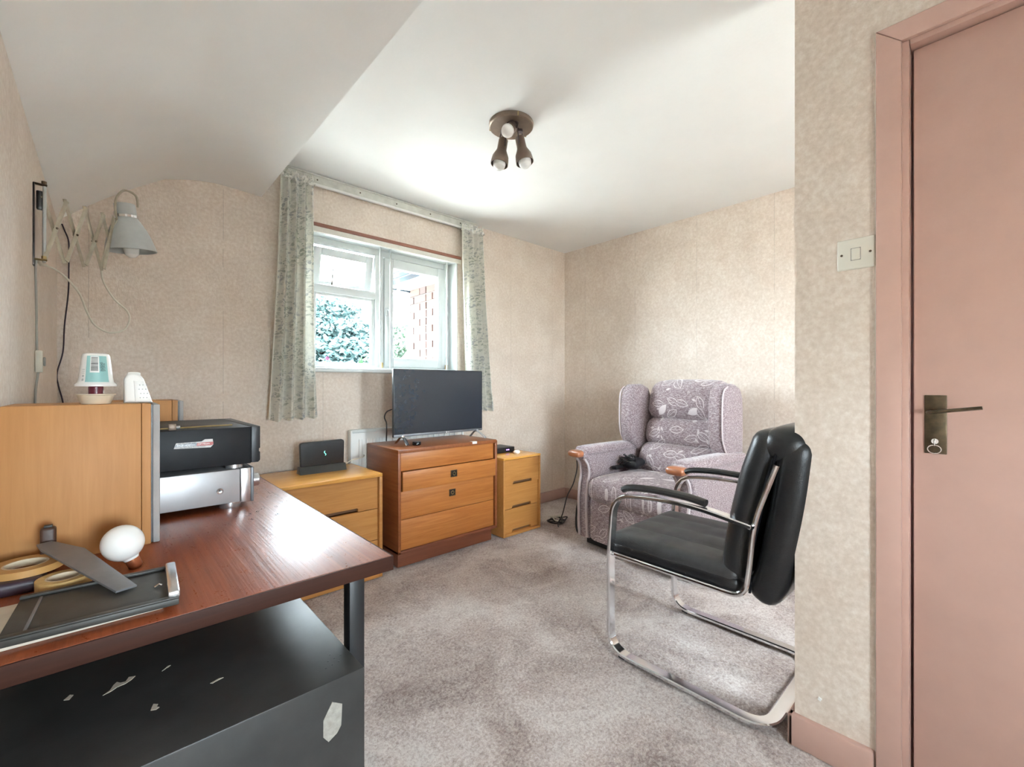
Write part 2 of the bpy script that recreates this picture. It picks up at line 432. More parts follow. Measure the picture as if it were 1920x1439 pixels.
def obj(name, bm, mat, parent=None, sharp=35, label=None):
    me = bpy.data.meshes.new(name)
    org = ORG.get(parent.name, Vector((0, 0, 0))) if parent else Vector((0, 0, 0))
    if parent: bmesh.ops.translate(bm, verts=bm.verts, vec=-org)
    bm.to_mesh(me); bm.free()
    me.materials.append(M[mat] if isinstance(mat, str) else mat)
    for p in me.polygons: p.use_smooth = True
    me.set_sharp_from_angle(angle=R(sharp))
    o = bpy.data.objects.new(name, me); C.objects.link(o)
    if parent: o.parent = parent; ORG[o.name] = org
    else: ORG[o.name] = Vector((0, 0, 0))
    if label: o['label'] = label
    return o
def recenter(o, loc):
    loc = Vector(loc); o.data.transform(Matrix.Translation(-loc)); o.location = loc; ORG[o.name] = loc
def thing(name, label, cat, loc=(0, 0, 0), group=None, rotz=None):
    """an Empty at the thing's base; parts are modelled in world coordinates, or in its own frame when rotz is given"""
    o = bpy.data.objects.new(name, None); C.objects.link(o); o.empty_display_size = .05
    o.location = loc; o['label'] = label; o['category'] = cat
    if group: o['group'] = group
    ORG[o.name] = Vector(loc)
    if rotz is not None: o.rotation_euler = (0, 0, rotz); ORG[o.name] = Vector((0, 0, 0))
    return o
def tag(o, label, cat, loc=None, group=None):
    o['label'] = label; o['category'] = cat
    if group: o['group'] = group
    if loc is not None: recenter(o, loc)
    return o
def struct(name, bm, mat, parent=None, sharp=35, label=None):
    o = obj(name, bm, mat, parent, sharp)
    if parent is None: o['kind'] = 'structure'
    if label: o['label'] = label
    return o
def text_bm(s, size, depth=.0004, shear=0.0):
    cu = bpy.data.curves.new('txt', 'FONT'); cu.body = s; cu.size = size; cu.extrude = depth; cu.align_x = 'CENTER'; cu.align_y = 'CENTER'; cu.shear = shear
    cu.resolution_u = 3
    o = bpy.data.objects.new('txt', cu); C.objects.link(o)
    dg = bpy.context.evaluated_depsgraph_get()
    me = bpy.data.meshes.new_from_object(o.evaluated_get(dg))
    b = bm_(); b.from_mesh(me)
    bpy.data.objects.remove(o); bpy.data.curves.remove(cu); bpy.data.meshes.remove(me)
    return b
FACE_S = Matrix.Rotation(R(90), 4, 'X')                       # text lying in XY -> standing, read from -Y
def put(bm, tb, loc, rot=FACE_S): return join(bm, tb, Matrix.Translation(loc) @ rot)

# ------------------------------------------------------------------ the room
XL, XR, YB, H = -.163, 3.30, 2.84, 2.37
XP, YP = 1.545, .412
ZS, XS = 2.16, .655
# carpet: every tuft row is real relief
def carpet():
    d = .0085
    xs = np.arange(XL - .05, XR + .05, d); ys = np.arange(-1.02, YB + .05, d)
    X, Y = np.meshgrid(xs, ys); rng = np.random.default_rng(3)
    Z = rng.uniform(-.0045, .0025, X.shape)
    def sm(sc, amp):
        k = rng.uniform(-1, 1, (int(len(ys) * d / sc) + 3, int(len(xs) * d / sc) + 3))
        gy = (ys - ys[0]) / sc; gx = (xs - xs[0]) / sc
        iy = gy.astype(int); ix = gx.astype(int); fy = (gy - iy)[:, None]; fx = (gx - ix)[None, :]
        fy = fy * fy * (3 - 2 * fy); fx = fx * fx * (3 - 2 * fx)
        a = k[np.ix_(iy, ix)]; b = k[np.ix_(iy, ix + 1)]; c = k[np.ix_(iy + 1, ix)]; e = k[np.ix_(iy + 1, ix + 1)]
        return amp * ((a * (1 - fx) + b * fx) * (1 - fy) + (c * (1 - fx) + e * fx) * fy)
    Z += sm(.035, .0028) + sm(.11, .003) + sm(.3, .002) - .006
    X = X + rng.uniform(-.003, .003, X.shape); Y = Y + rng.uniform(-.003, .003, Y.shape)
    ny, nx = X.shape
    co = np.stack([X, Y, Z], -1).reshape(-1, 3)
    i = np.arange(nx - 1)[None, :] + nx * np.arange(ny - 1)[:, None]
    q = np.stack([i, i + 1, i + 1 + nx, i + nx], -1).reshape(-1, 4)
    me = bpy.data.meshes.new('floor')
    me.vertices.add(len(co)); me.vertices.foreach_set('co', co.astype(np.float32).ravel())
    me.loops.add(q.size); me.loops.foreach_set('vertex_index', q.astype(np.int32).ravel())
    me.polygons.add(len(q)); me.polygons.foreach_set('loop_start', np.arange(0, q.size, 4, dtype=np.int32))
    me.update(); me.validate()
    for p in me.polygons: p.use_smooth = True
    me.materials.append(M['carpet'])
    o = bpy.data.objects.new('floor', me); C.objects.link(o); o['kind'] = 'structure'
    o['label'] = 'mottled mauve grey tufted carpet'
carpet()
def wall_with_hole(bm, axis, t0, t1, a0, a1, z0, z1, h):
    """a wall slab with one opening h = (b0, b1, c0, c1)"""
    def B(p0, p1, q0, q1):
        if p1 - p0 < 1e-4 or q1 - q0 < 1e-4: return
        if axis == 'X': box(bm, p0, p1, t0, t1, q0, q1)
        else: box(bm, t0, t1, p0, p1, q0, q1)
    B(a0, h[0], z0, z1); B(h[1], a1, z0, z1); B(h[0], h[1], z0, h[2]); B(h[0], h[1], h[3], z1)
    return bm
WX0, WX1, WZ0, WZ1 = .93, 2.02, 1.175, 2.045
wb = struct('wall_back', wall_with_hole(bm_(), 'X', YB, 3.08, -.3, 3.5, -.1, 2.6, (WX0, WX1, WZ0, WZ1)), 'wp_x', label='beige papered wall with the window')
struct('wall_left', box(bm_(), XL - .14, XL, -1.2, 3.1, -.1, 2.6), 'wp_y')
struct('wall_right', box(bm_(), XR, XR + .14, -1.2, 3.1, -.1, 2.6), 'wp_y')
DY0, DY1, DZ = -.63, .150, 1.965
wd = struct('wall_door', wall_with_hole(bm_(), 'Y', XP, XP + .12, -1.1, YP, -.1, H + .02, (DY0 - .015, DY1 + .015, -.1, DZ + .015)), 'wp_y', label='papered return wall beside the pink door')
struct('wall_rear', wall_with_hole(bm_(), 'X', -1.14, -1.0, -.3, 1.665, -.1, 2.6, (.0, .59, .73, 1.27)), 'wp_x')  # the opening is added to let fill light in
struct('wall_alcove', wall_with_hole(bm_(), 'X', -1.04, -.9, 1.665, 3.44, -.1, 2.6, (1.75, 2.31, 1.0, 1.84)), 'wp_x')
ce = struct('ceiling', box(bm_(), XS, XR + .14, -1.2, 3.1, H, H + .12), 'ceil')
# sloping ceiling over the desk: slope, soft fold, flat strip, drop edge
pr = []
for i in range(11):
    s = i / 10; x = XL - .02 + (.24 - XL) * s; pr.append((x, 1.80 + .325 * s + .018 * math.sin(math.pi * s)))
for i in range(1, 9):
    s = i / 8; x = .22 + (.46 - .22) * s; pr.append((x, 2.125 + .045 * math.sin(s * math.pi / 2)))
pr += [(.56, 2.166), (XS, ZS), (XS, H + .12), (XL - .16, H + .12), (XL - .16, 1.80)]
sb = bm_(); prism(sb, pr, 'Y', -1.2, 3.0)
struct('sloped_soffit', sb, 'ceil', ce, sharp=50, label='sloping white ceiling above the desk')
# skirting boards
def skirt(bm, x0, x1, y0, y1):
    box(bm, x0, x1, y0, y1, -.01, .085, .006, 2)
b = bm_(); skirt(b, XL, XR, YB - .018, YB + .01); struct('baseboard_back', b, 'pink')
b = bm_(); skirt(b, XR - .018, XR + .01, -.9, YB - .018); struct('baseboard_right', b, 'pink')
b = bm_(); skirt(b, XP - .018, XP + .01, .222, YP + .016); skirt(b, XP - .018, XP + .13, YP - .002, YP + .016); struct('baseboard_pier', b, 'pink')
b = bm_(); skirt(b, XL - .01, XL + .018, -1.0, YB - .018); struct('baseboard_left', b, 'pink')
# flake of torn paper on the pier
b = bm_(); prism(b, [(.345, .155), (.352, .158), (.350, .165), (.342, .161)], 'X', XP - .006, XP); obj('paper_flake', b, 'whitepl', wd)

# door, lining, architrave
tr = bm_()
for y0, y1 in ((DY1 + .015, DY1 + .068), (DY0 - .068, DY0 - .015)):
    o_, i_ = (y1, y0) if y0 > 0 else (y0, y1)
    prism(tr, [(o_, 0), (i_, 0), (i_, DZ + .015), (o_, DZ + .068)], 'X', XP - .016, XP + .004, .004)
prism(tr, [(DY0 - .068, DZ + .068), (DY0 - .015, DZ + .015), (DY1 + .015, DZ + .015), (DY1 + .068, DZ + .068)], 'X', XP - .016, XP + .004, .004)
t1 = struct('trim_1', tr, 'pink', label='pink painted door architrave')
b = bm_()
box(b, XP - .004, XP + .12, DY1 + .001, DY1 + .022, 0, DZ + .02, .002); box(b, XP - .004, XP + .12, DY0 - .022, DY0 - .001, 0, DZ + .02, .002)
box(b, XP - .004, XP + .12, DY0, DY1, DZ + .001, DZ + .022, .002)
box(b, XP + .064, XP + .08, DY1 - .012, DY1 + .001, 0, DZ, .001)
obj('door_lining', b, 'pink', t1)
b = bm_(); box(b, XP - .003, XP + .002, DY1 + .068, DY1 + .0705, .085, DZ + .068); obj('caulk_line', b, 'cream', t1)
dr = struct('door_1', box(bm_(), XP + .022, XP + .062, DY0 + .003, DY1 - .005, .008, DZ - .003, .002), 'pink', label='plain pink painted flush door')
hp = obj('handle_plate', box(bm_(), XP + .018, XP + .022, .082, .124, .905, 1.055, .0015), 'plate', dr, label='tarnished bronze door plate')
b = bm_(); sweep(b, rounded([(XP + .02, .113, 1.012), (XP - .026, .113, 1.012), (XP - .032, .02, 1.027)], .012), .0065, .0045)
obj('lever', b, 'plate', hp)
b = bm_(); lathe(b, [(0, 0), (.007, 0), (.007, .003), (0, .003)], mx=Matrix.Translation((XP + .018, .104, .937)) @ Matrix.Rotation(R(-90), 4, 'Y'), seg=14)
box(b, XP + .000, XP + .018, .1025, .1055, .926, .943, .001); obj('key', b, 'chrome', hp)
b = bm_(); sweep(b, [(XP + .002, .104 + .0125 * math.cos(a), .918 + .0105 * math.sin(a)) for a in np.linspace(0, 2 * math.pi, 25)], .0013, seg=6); obj('key_ring', b, 'chrome', hp)
# light switch
ls = thing('light_switch', 'ivory light switch on the papered wall beside the pink door', 'light switch', (XP, .262, 1.447))
obj('plate', box(bm_(), XP - .008, XP, .219, .305, 1.404, 1.490, .004, 3), 'ivory', ls)
obj('rocker_shade', box(bm_(), XP - .0083, XP - .0075, .2505, .2735, 1.4285, 1.4635), 'cordgrey', ls)  # grey plate standing in for the shadow line round the rocker
obj('rocker', box(bm_(), XP - .011, XP - .006, .252, .272, 1.430, 1.462, .0025), 'ivory', ls)
for y in (.230, .294):
    b = bm_(); lathe(b, [(0, 0), (.0032, 0), (.0032, .001), (0, .001)], mx=Matrix.Translation((XP - .008, y, 1.447)) @ Matrix.Rotation(R(-90), 4, 'Y'), seg=12)
    obj('screw', b, 'plate', ls)

# ------------------------------------------------------------------ main window
FY0, FY1 = 2.95, 3.01
def rect(bm, x0, x1, z0, z1, w, y0, y1, r=.004, mx=None, wl=None):
    wl = w if wl is None else wl
    box(bm, x0, x0 + wl, y0, y1, z0, z1, r, mx=mx); box(bm, x1 - w, x1, y0, y1, z0, z1, r, mx=mx)
    box(bm, x0 + wl, x1 - w, y0, y1, z0, z0 + w, r, mx=mx); box(bm, x0 + wl, x1 - w, y0, y1, z1 - w, z1, r, mx=mx)
b = bm_(); rect(b, WX0 - .002, WX1 + .002, 1.17, WZ1 + .002, .05, FY0, FY1)
w1 = struct('window_1', b, 'white', label='white two part window with open fanlight')
b = bm_(); box(b, 1.395, 1.458, FY0 - .002, FY1, 1.21, 2.0, .004); obj('mullion', b, 'white', w1)
b = bm_(); box(b, .97, 1.40, FY0 - .002, FY1, 1.685, 1.738, .006); obj('transom', b, 'white', w1)
b = bm_(); rect(b, .975, 1.395, 1.21, 1.69, .022, FY0 + .01, FY0 + .04, .002); obj('glazing_bead', b, 'white', w1)
b = bm_(); box(b, .985, 1.385, FY0 + .03, FY0 + .036, 1.22, 1.68); obj('pane', b, 'glass', w1)
# fanlight, hung at its top and tipped outwards
FM = Matrix.Translation((0, FY0 + .025, 1.985)) @ Matrix.Rotation(R(13), 4, 'X') @ Matrix.Translation((0, -(FY0 + .025), -1.985))
b = bm_(); rect(b, .985, 1.388, 1.722, 1.985, .05, FY0 + .005, FY0 + .05, .005, FM); fs = obj('fanlight_sash', b, 'white', w1)
b = bm_(); box(b, 1.02, 1.35, FY0 + .02, FY0 + .026, 1.76, 1.95, mx=FM); obj('pane', b, 'glass', fs)
b = bm_(); sweep(b, [(1.09, FY0 - .01, 1.74), (1.095, FY0 - .012, 1.80), (1.098, FY0 - .012, 1.845)], .004); obj('stay', b, 'plate', fs, label='dark metal casement stay')
# right casement
b = bm_(); rect(b, 1.462, 1.975, 1.212, 1.992, .066, FY0 - .012, FY0 + .035, .006); cs = obj('casement_sash', b, 'white', w1)
b = bm_(); rect(b, 1.520, 1.918, 1.268, 1.936, .014, FY0 - .004, FY0 + .02, .002); obj('glazing_bead', b, 'white', cs)
b = bm_(); box(b, 1.522, 1.915, FY0 + .012, FY0 + .018, 1.272, 1.932); obj('pane', b, 'glass', cs)
b = bm_(); box(b, 1.472, 1.488, FY0 - .022, FY0 - .010, 1.575, 1.635, .004); sweep(b, rounded([(1.48, FY0 - .02, 1.62), (1.48, FY0 - .045, 1.615), (1.492, FY0 - .048, 1.50)], .012), .006, .005)
obj('handle', b, 'white', cs)
# secondary glazing runners in front
b = bm_(); box(b, 1.390, 1.398, 2.862, 2.874, 1.20, 2.035, .001); obj('slim_upright', b, 'lampgrey', w1)
b = bm_(); box(b, 1.464, 1.472, 2.858, 2.870, 1.20, 2.035, .001); obj('slim_upright', b, 'lampgrey', w1)
b = bm_(); box(b, 1.940, 1.947, 2.862, 2.874, 1.20, 2.035, .001); obj('slim_upright', b, 'lampgrey', w1)
b = bm_(); box(b, WX0, WX1, 2.855, 2.885, 1.190, 1.202, .002); obj('runner', b, 'white', w1)
b = bm_(); box(b, WX0, WX1, 2.855, 2.885, 2.033, 2.045, .002); obj('runner', b, 'white', w1)
for x in (1.425, 1.97):
    b = bm_(); box(b, x - .008, x + .008, 2.90, 2.925, 1.19, 1.24, .003); obj('catch', b, 'brass', w1)
b = bm_(); box(b, WX0 - .03, WX1 + .03, 2.805, 2.955, 1.163, 1.190, .006, 3); obj('window_sill', b, 'white', w1)
b = bm_()
box(b, WX0 - .002, WX0 + .006, YB - .002, FY0, 1.19, WZ1); box(b, WX1 - .006, WX1 + .002, YB - .002, FY0, 1.19, WZ1); box(b, WX0 - .002, WX1 + .002, YB - .002, FY0, WZ1 - .006, WZ1 + .001)
obj('reveal_lining', b, 'white', w1)
b = bm_(); box(b, WX0 - .02, WX1 + .03, YB - .014, YB + .002, 2.030, 2.064, .003); struct('trim_2', b, 'cream', label='white head board above the window')
b = bm_(); box(b, WX0 - .02, WX1 + .03, YB - .016, YB + .002, 2.064, 2.087, .002); struct('trim_3', b, 'redwood', label='red brown wooden batten above the window')
# unseen windows lighting the room; the rear one is added as fill
for k, (x0, x1, y, z0, z1) in enumerate(((.0, .59, -1.07, .73, 1.27), (1.75, 2.31, -.97, 1.0, 1.84))):
    b = bm_(); rect(b, x0 - .002, x1 + .002, z0 - .002, z1 + .002, .04, y - .03, y + .03); w = struct('window_%d' % (k + 2), b, 'white')
    b = bm_(); box(b, x0 + .03, x1 - .03, y - .003, y + .003, z0 + .03, z1 - .03); obj('pane', b, 'glass', w)

# curtain rail and curtains
cr = thing('curtain_rail', 'long white wooden curtain rail board across the top of the back wall', 'curtain rail', (1.48, YB, 2.32))
b = bm_(); box(b, .76, 2.19, YB - .045, YB, 2.312, 2.362, .002); obj('board', b, 'railgrey', cr)
b = bm_(); box(b, .765, 2.185, YB - .052, YB - .043, 2.356, 2.366, .001); obj('top_bead', b, 'railgrey', cr)
b = bm_(); box(b, .77, 2.18, YB - .050, YB - .030, 2.298, 2.312, .002); obj('track', b, 'whitepl', cr)
for x in (.95, 1.22, 1.48, 1.75, 2.02):
    b = bm_(); lathe(b, [(0, 0), (.005, 0), (.004, .003), (0, .003)], mx=Matrix.Translation((x, YB - .045, 2.335)) @ Matrix.Rotation(R(90), 4, 'X'), seg=8); obj('screw', b, 'plate', cr)
def curtain(name, label, xt0, xt1, xb0, xb1, zt, zb, y, folds, seed, flip=1):
    rnd = random.Random(seed); ph = [rnd.uniform(-.5, .5) for _ in range(folds + 2)]
    t = bm_(); nu, nv = folds * 14, 46; rows = []
    for j in range(nv + 1):
        s = j / nv; z = zt + (zb - zt) * s; x0 = xt0 + (xb0 - xt0) * s ** 1.3; x1 = xt1 + (xb1 - xt1) * s ** 1.3
        amp = .020 + .014 * s
        if s < .07: amp *= .55 + .45 * (s / .07)
        row = []
        for i in range(nu + 1):
            u = i / nu; k = u * folds
            f = math.sin(2 * math.pi * (k + .18 * math.sin(3 * s + ph[int(k)]) * s))
            f = math.copysign(abs(f) ** .75, f)
            x = x0 + (x1 - x0) * (u + .012 * math.sin(2 * math.pi * k * 2 + s * 2))
            g = .006 * math.sin(40 * u + 9) * max(0, 1 - s / .06) + .004 * noise.noise(Vector((u * 9, s * 6, seed)))
            zz = z + (.008 * math.sin(2 * math.pi * k + 1) if j == nv else 0) + (.012 * abs(math.sin(2 * math.pi * k * 1.5)) if j == 0 else 0)
            row.append(t.verts.new((x, y + amp * f + g, zz + (u - .5) * .012 * s * flip)))
        rows.append(row)
    for j in range(nv):
        for i in range(nu): t.faces.new((rows[j][i], rows[j][i + 1], rows[j + 1][i + 1], rows[j + 1][i]))
    bmesh.ops.solidify(t, geom=list(t.faces), thickness=.0022)
    o = thing(name, label, 'curtain', ((xb0 + xb1) / 2, y, zb), 'pair of floral curtains')
    obj('drape', t, 'curtain', o, sharp=80)
    # gathered heading tape at the top, hem stitched band below
    hd = bm_()
    pts = [(xt0 + (xt1 - xt0) * i / (folds * 10), y - .004 + .014 * math.sin(2 * math.pi * i / 10 + .3), zt - .028 + .004 * math.sin(i * 1.7)) for i in range(folds * 10 + 1)]
    sweep(hd, pts, .004, .024, seg=6); obj('heading', hd, 'curtain', o)
    e = bm_(); ex0, ex1 = xt0 - .001, xb0 - .001
    sweep(e, [(ex0 + (ex1 - ex0) * (j / 20) ** 1.3, y - .002, zt + (zb - zt) * j / 20) for j in range(21)], .005, .003, seg=6)
    obj('side_hem', e, 'cream', o)
curtain('curtain', 'floral cotton curtain hanging left of the window, above the router', .735, .912, .672, .930, 2.315, .885, 2.750, 4, 3)
curtain('curtain', 'floral cotton curtain hanging right of the window, partly behind the television', 2.005, 2.205, 2.07, 2.305, 2.318, .885, 2.752, 4, 8, -1)

# ------------------------------------------------------------------ radiator
ra = thing('radiator', 'white panel radiator under the window behind the teak chest', 'radiator', (1.6, 2.81, .17))
b = bm_(); box(b, 1.165, 2.03, 2.795, 2.815, .17, .775, .006); obj('panel', b, 'radi', ra)
for k in range(17):
    x = 1.222 + k * .047
    b = bm_(); sweep(b, [(x, 2.796, .22), (x, 2.794, .232), (x, 2.794, .715), (x, 2.796, .728)], .0125, .009, seg=10, up=(0, 1, 0)); obj('flute', b, 'radi', ra)
b = bm_(); box(b, 1.160, 2.035, 2.785, 2.832, .772, .792, .003); obj('top_grille', b, 'white', ra)
for x in (1.152, 2.032):
    b = bm_(); box(b, x, x + .012, 2.784, 2.833, .18, .788, .004); obj('side_cover', b, 'radi', ra)

# ------------------------------------------------------------------ teak chest with four drawers
tc = thing('chest_of_drawers', 'red brown teak chest of four drawers carrying the television', 'chest', (1.63, 2.56, 0))
X0, X1, Y0, Y1 = 1.252, 2.010, 2.345, 2.765
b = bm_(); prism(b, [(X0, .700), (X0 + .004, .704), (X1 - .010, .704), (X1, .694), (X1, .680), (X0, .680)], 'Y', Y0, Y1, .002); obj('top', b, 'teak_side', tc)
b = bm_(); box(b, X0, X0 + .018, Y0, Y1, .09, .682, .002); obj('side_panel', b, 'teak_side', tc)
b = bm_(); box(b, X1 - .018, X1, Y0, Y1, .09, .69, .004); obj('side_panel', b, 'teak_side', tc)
b = bm_(); box(b, X0, X1, Y0, Y1, .088, .106, .004); obj('bottom_rail', b, 'teak_dark', tc)
b = bm_(); box(b, X0 + .01, X1 - .01, Y1 - .01, Y1 - .002, .1, .68); obj('back_panel', b, 'teak_dark', tc)
b = bm_(); box(b, X0 + .018, X1 - .022, Y0 + .04, Y1 - .02, .0, .088, .001); obj('plinth', b, 'teak_dark', tc)
for k, (z0, z1, dy, dx) in enumerate(((.573, .680, .014, 0), (.456, .570, -.006, .006), (.288, .452, .012, 0), (.108, .285, .012, 0))):
    b = bm_(); box(b, X0 + .021 + dx, X1 - .026 + dx * .8, Y0 + dy, Y0 + dy + .02, z0, z1, .0015); d = obj('drawer', b, 'teak', tc)
    b = bm_(); box(b, X0 + .03, X1 - .03, Y0 + dy + .02, Y1 - .04, z0 + .012, z1 - .02); obj('drawer_box', b, 'oak_dark', d)
    if k in (1, 2):
        zc = (.517, .392)[k - 1]; xc = 1.639; yf = Y0 + dy
        b = bm_(); rect(b, xc - .024, xc + .024, zc - .022, zc + .022, .006, yf - .004, yf + .002, .001); pl = obj('pull_plate', b, 'plate', d, label='square bronze drawer pull')
        b = bm_(); box(b, xc - .018, xc + .018, yf - .001, yf + .001, zc - .016, zc + .016); obj('pull_recess', b, 'bronze_dk', d)
        b = bm_(); sweep(b, [(xc + .010 * math.cos(a), yf - .004, zc + .010 * math.sin(a)) for a in np.linspace(0, 2 * math.pi, 19)], .003, seg=6, up=(0, 1, 0)); obj('pull_ring', b, 'brass', d)
b = bm_(); box(b, 1.792, 1.830, 2.352, 2.372, .704, .7055); prism(b, [(1.792, .690), (1.830, .690), (1.830, .7055), (1.792, .7055)], 'Y', Y0 - .001, Y0 + .008)
tag(obj('paper_tag', b, 'whitepl'), 'small white paper tag stuck on the teak chest top edge', 'paper tag', (1.811, 2.35, .69))

# ------------------------------------------------------------------ light oak drawer units
def oak_chest(name, label, x0, x1, y0, y1, zt, th, rows, notch, outs):
    t = thing(name, label, 'chest', ((x0 + x1) / 2, (y0 + y1) / 2, 0), 'light oak drawer units')
    b = bm_(); box(b, x0, x1, y0, y1, zt - th, zt, .002); obj('top', b, 'oak_lit_top', t)
    for a in (x0, x1 - th):
        b = bm_(); box(b, a, a + th, y0, y1, 0, zt - th, .002); obj('side_panel', b, 'oak', t)
    b = bm_(); box(b, x0 + th, x1 - th, y0, y1, 0, th, .001); obj('base_panel', b, 'oak', t)
    b = bm_(); box(b, x0 + th, x1 - th, y1 - .01, y1 - .002, th, zt - th); obj('back_panel', b, 'oak_dark', t)
    for k in range(len(rows) - 1):
        z1, z0 = rows[k] - .0015, rows[k + 1] + .0015
        yf = y0 + outs[k]; a0, a1 = x0 + th + .003, x1 - th - .003; n0, n1 = notch; hN = .020
        pts = [(a0, z0), (n0, z0), (n0 + .008, z0 + hN * .8), (n0 + .014, z0 + hN), (n1 - .006, z0 + hN), (n1, z0 + hN * .7), (n1, z0), (a1, z0), (a1, z1), (a0, z1)]
        b = bm_(); prism(b, pts, 'Y', yf, yf + .018, .001, 1); d = obj('drawer', b, 'oak', t)
        b = bm_(); box(b, a0 + .005, a1 - .005, yf + .0185, y1 - .03, z0 + .002, z1 - .012); obj('drawer_box', b, 'oak_dark', d)
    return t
oak_chest('drawer_unit', 'low light oak drawer unit under the router beside the desk', .37, 1.152, 2.34, 2.765, .584, .019, [.563, .385, .209, .022], (.50, 1.016), (.016, .016, .016))
oak_chest('drawer_unit', 'narrow three drawer light oak unit right of the teak chest', 2.064, 2.440, 2.34, 2.765, .562, .016, [.545, .366, .190, .018], (2.155, 2.348), (.004, .014, .014))

# ------------------------------------------------------------------ television
tv = thing('television', 'black flat screen television standing on the teak chest', 'television', (1.665, 2.53, .704))
ty = 2.515
b = bm_(); box(b, 1.310, 2.012, ty, ty + .022, .755, 1.184, .004); obj('bezel', b, 'black', tv)
b = bm_(); box(b, 1.36, 1.96, ty + .02, ty + .055, .79, 1.08, .012); obj('rear_housing', b, 'black', tv)
b = bm_(); box(b, 1.317, 2.005, ty - .0012, ty + .001, .775, 1.178); obj('screen', b, 'screen', tv)
b = bm_(); box(b, 1.312, 2.010, ty - .002, ty + .004, .756, .771, .001); sl = obj('lower_trim', b, 'steelsheet', tv)
b = bm_(); put(b, text_bm('LG', .012), (1.715, ty - .0025, .7635)); lathe(b, [(0, 0), (.0048, 0), (.0048, .0006), (0, .0006)], mx=Matrix.Translation((1.7, ty - .002, .7635)) @ FACE_S, seg=16); obj('logo', b, 'whitepl', tv)
for x, s in ((1.375, -1), (1.965, 1)):
    b = bm_(); sweep(b, rounded([(x + .012 * s, ty - .082, .709), (x, ty - .012, .752), (x, ty + .03, .752), (x + .004 * s, ty + .085, .709)], .02), .011, .004)
    box(b, x - .010, x + .010, ty - .005, ty + .022, .748, .764, .002); obj('foot', b, 'chrome' if s < 0 else 'silver', tv)
b = bm_(); sweep(b, smooth([(1.33, 2.56, .93), (1.302, 2.585, .915), (1.292, 2.60, .88), (1.308, 2.605, .84), (1.312, 2.61, .79), (1.33, 2.65, .722)]), .004, seg=6); obj('power_cable', b, 'black', tv)
# puck on the chest
pk = thing('streaming_puck', 'small round black media puck on the teak chest below the screen', 'media puck', (1.437, 2.455, .704))
b = bm_(); lathe(b, [(0, 0), (.022, 0), (.027, .004), (.0275, .018), (.025, .022), (0, .022)], (1.437, 2.455, .704)); obj('body', b, 'blackgloss', pk)
b = bm_(); lathe(b, [(0, 0), (.0235, 0), (.0235, .0015), (0, .002)], (1.437, 2.455, .726)); obj('top_disc', b, 'steelsheet', pk)

# ------------------------------------------------------------------ router and its lead
ro = thing('router', 'black upright router on the low oak unit', 'router', (.917, 2.61, .584))
yr = 2.612
b = bm_(); prism(b, [(.795, .622), (.791, .745), (.795, .755), (.805, .759), (1.025, .762), (1.035, .757), (1.038, .748), (1.036, .622)], 'Y', yr - .012, yr + .016, .005, 3); obj('body', b, 'black', ro)
b = bm_(); prism(b, [(yr - .034, .584), (yr + .036, .584), (yr + .018, .624), (yr - .014, .624)], 'X', .786, 1.044, .002); obj('base', b, 'blackmetal', ro)
b = bm_()
for k, s in enumerate((-1, 1)):
    sweep(b, [(.926 + s * .004 * math.cos(a), yr - .0125, .690 - s * .006 + .006 * math.sin(a)) for a in np.linspace(-1.2, 1.6, 8)], .0013, seg=5, up=(0, 1, 0))
obj('status_light', b, 'ledcyan', ro)
b = bm_(); sweep(b, smooth([(1.034, 2.625, .602), (1.09, 2.63, .625), (1.14, 2.64, .632), (1.20, 2.70, .630), (1.236, 2.775, .626)]), .0032, seg=6)
tag(obj('network_lead', b, 'cordcream'), 'thin cream lead running from the router to the teak chest', 'cable', (1.034, 2.625, .60))

# set top box and white fob on the narrow unit
st = thing('set_top_box', 'black set top box with purple lights on the narrow oak unit', 'set top box', (2.22, 2.6, .562))
b = bm_(); box(b, 2.075, 2.345, 2.53, 2.70, .566, .604, .003); obj('case', b, 'black', st)
for x in (2.09, 2.33):
    for y in (2.545, 2.685):
        b = bm_(); lathe(b, [(0, 0), (.008, 0), (.008, .005), (0, .005)], (x, y, .562), 10); obj('foot', b, 'blackgloss', st)
for x in (2.262, 2.274, 2.284):
    b = bm_(); box(b, x - .003, x + .003, 2.528, 2.531, .582, .588); obj('status_light', b, 'led', st)
wm = thing('white_fob', 'small rounded white plastic device on the narrow oak unit', 'fob', (2.30, 2.455, .562))
b = bm_(); cushion(b, (2.30, 2.455, .574), (.05, .035, .024), .0119, (0, 0, .003), 6); obj('shell', b, 'whitepl', wm)
b = bm_(); box(b, 2.282, 2.300, 2.433, 2.440, .562, .568, .002); obj('nub', b, 'whitepl', wm)

# ------------------------------------------------------------------ recliner (own frame: +x towards the wall)
rc = thing('recliner', 'mauve leaf patterned wing back recliner armchair with wooden knuckles', 'armchair', (2.34, 1.52, 0), rotz=R(-6))
b = bm_(); box(b, .06, .62, -.39, .39, .0, .055, .004); obj('base_frame', b, 'black', rc)
b = bm_(); cushion(b, (.045, 0, .200), (.10, .625, .305), .035, (.012, 0, 0)); obj('footrest_panel', b, 'fab_front', rc)
b = bm_(); cushion(b, (.27, 0, .395), (.62, .632, .165), .07, (.01, 0, .018), 16, wob=.004); obj('seat_cushion', b, 'fab_top', rc)
def lean(c, size, r, bulge, s, mat, name, wob=.006):
    mx = Matrix.Translation((.50, 0, .44)) @ Matrix.Rotation(R(14), 4, 'Y')
    b = bm_(); cushion(b, (c, 0, s), size, r, bulge, 14, mx, wob); return obj(name, b, mat, rc)
lean(.035, (.19, .615, .265), .085, (.03, 0, .0), .115, 'fab_front', 'lumbar_cushion')
lean(.045, (.17, .580, .215), .075, (.02, 0, .0), .325, 'fab_front', 'middle_back_cushion')
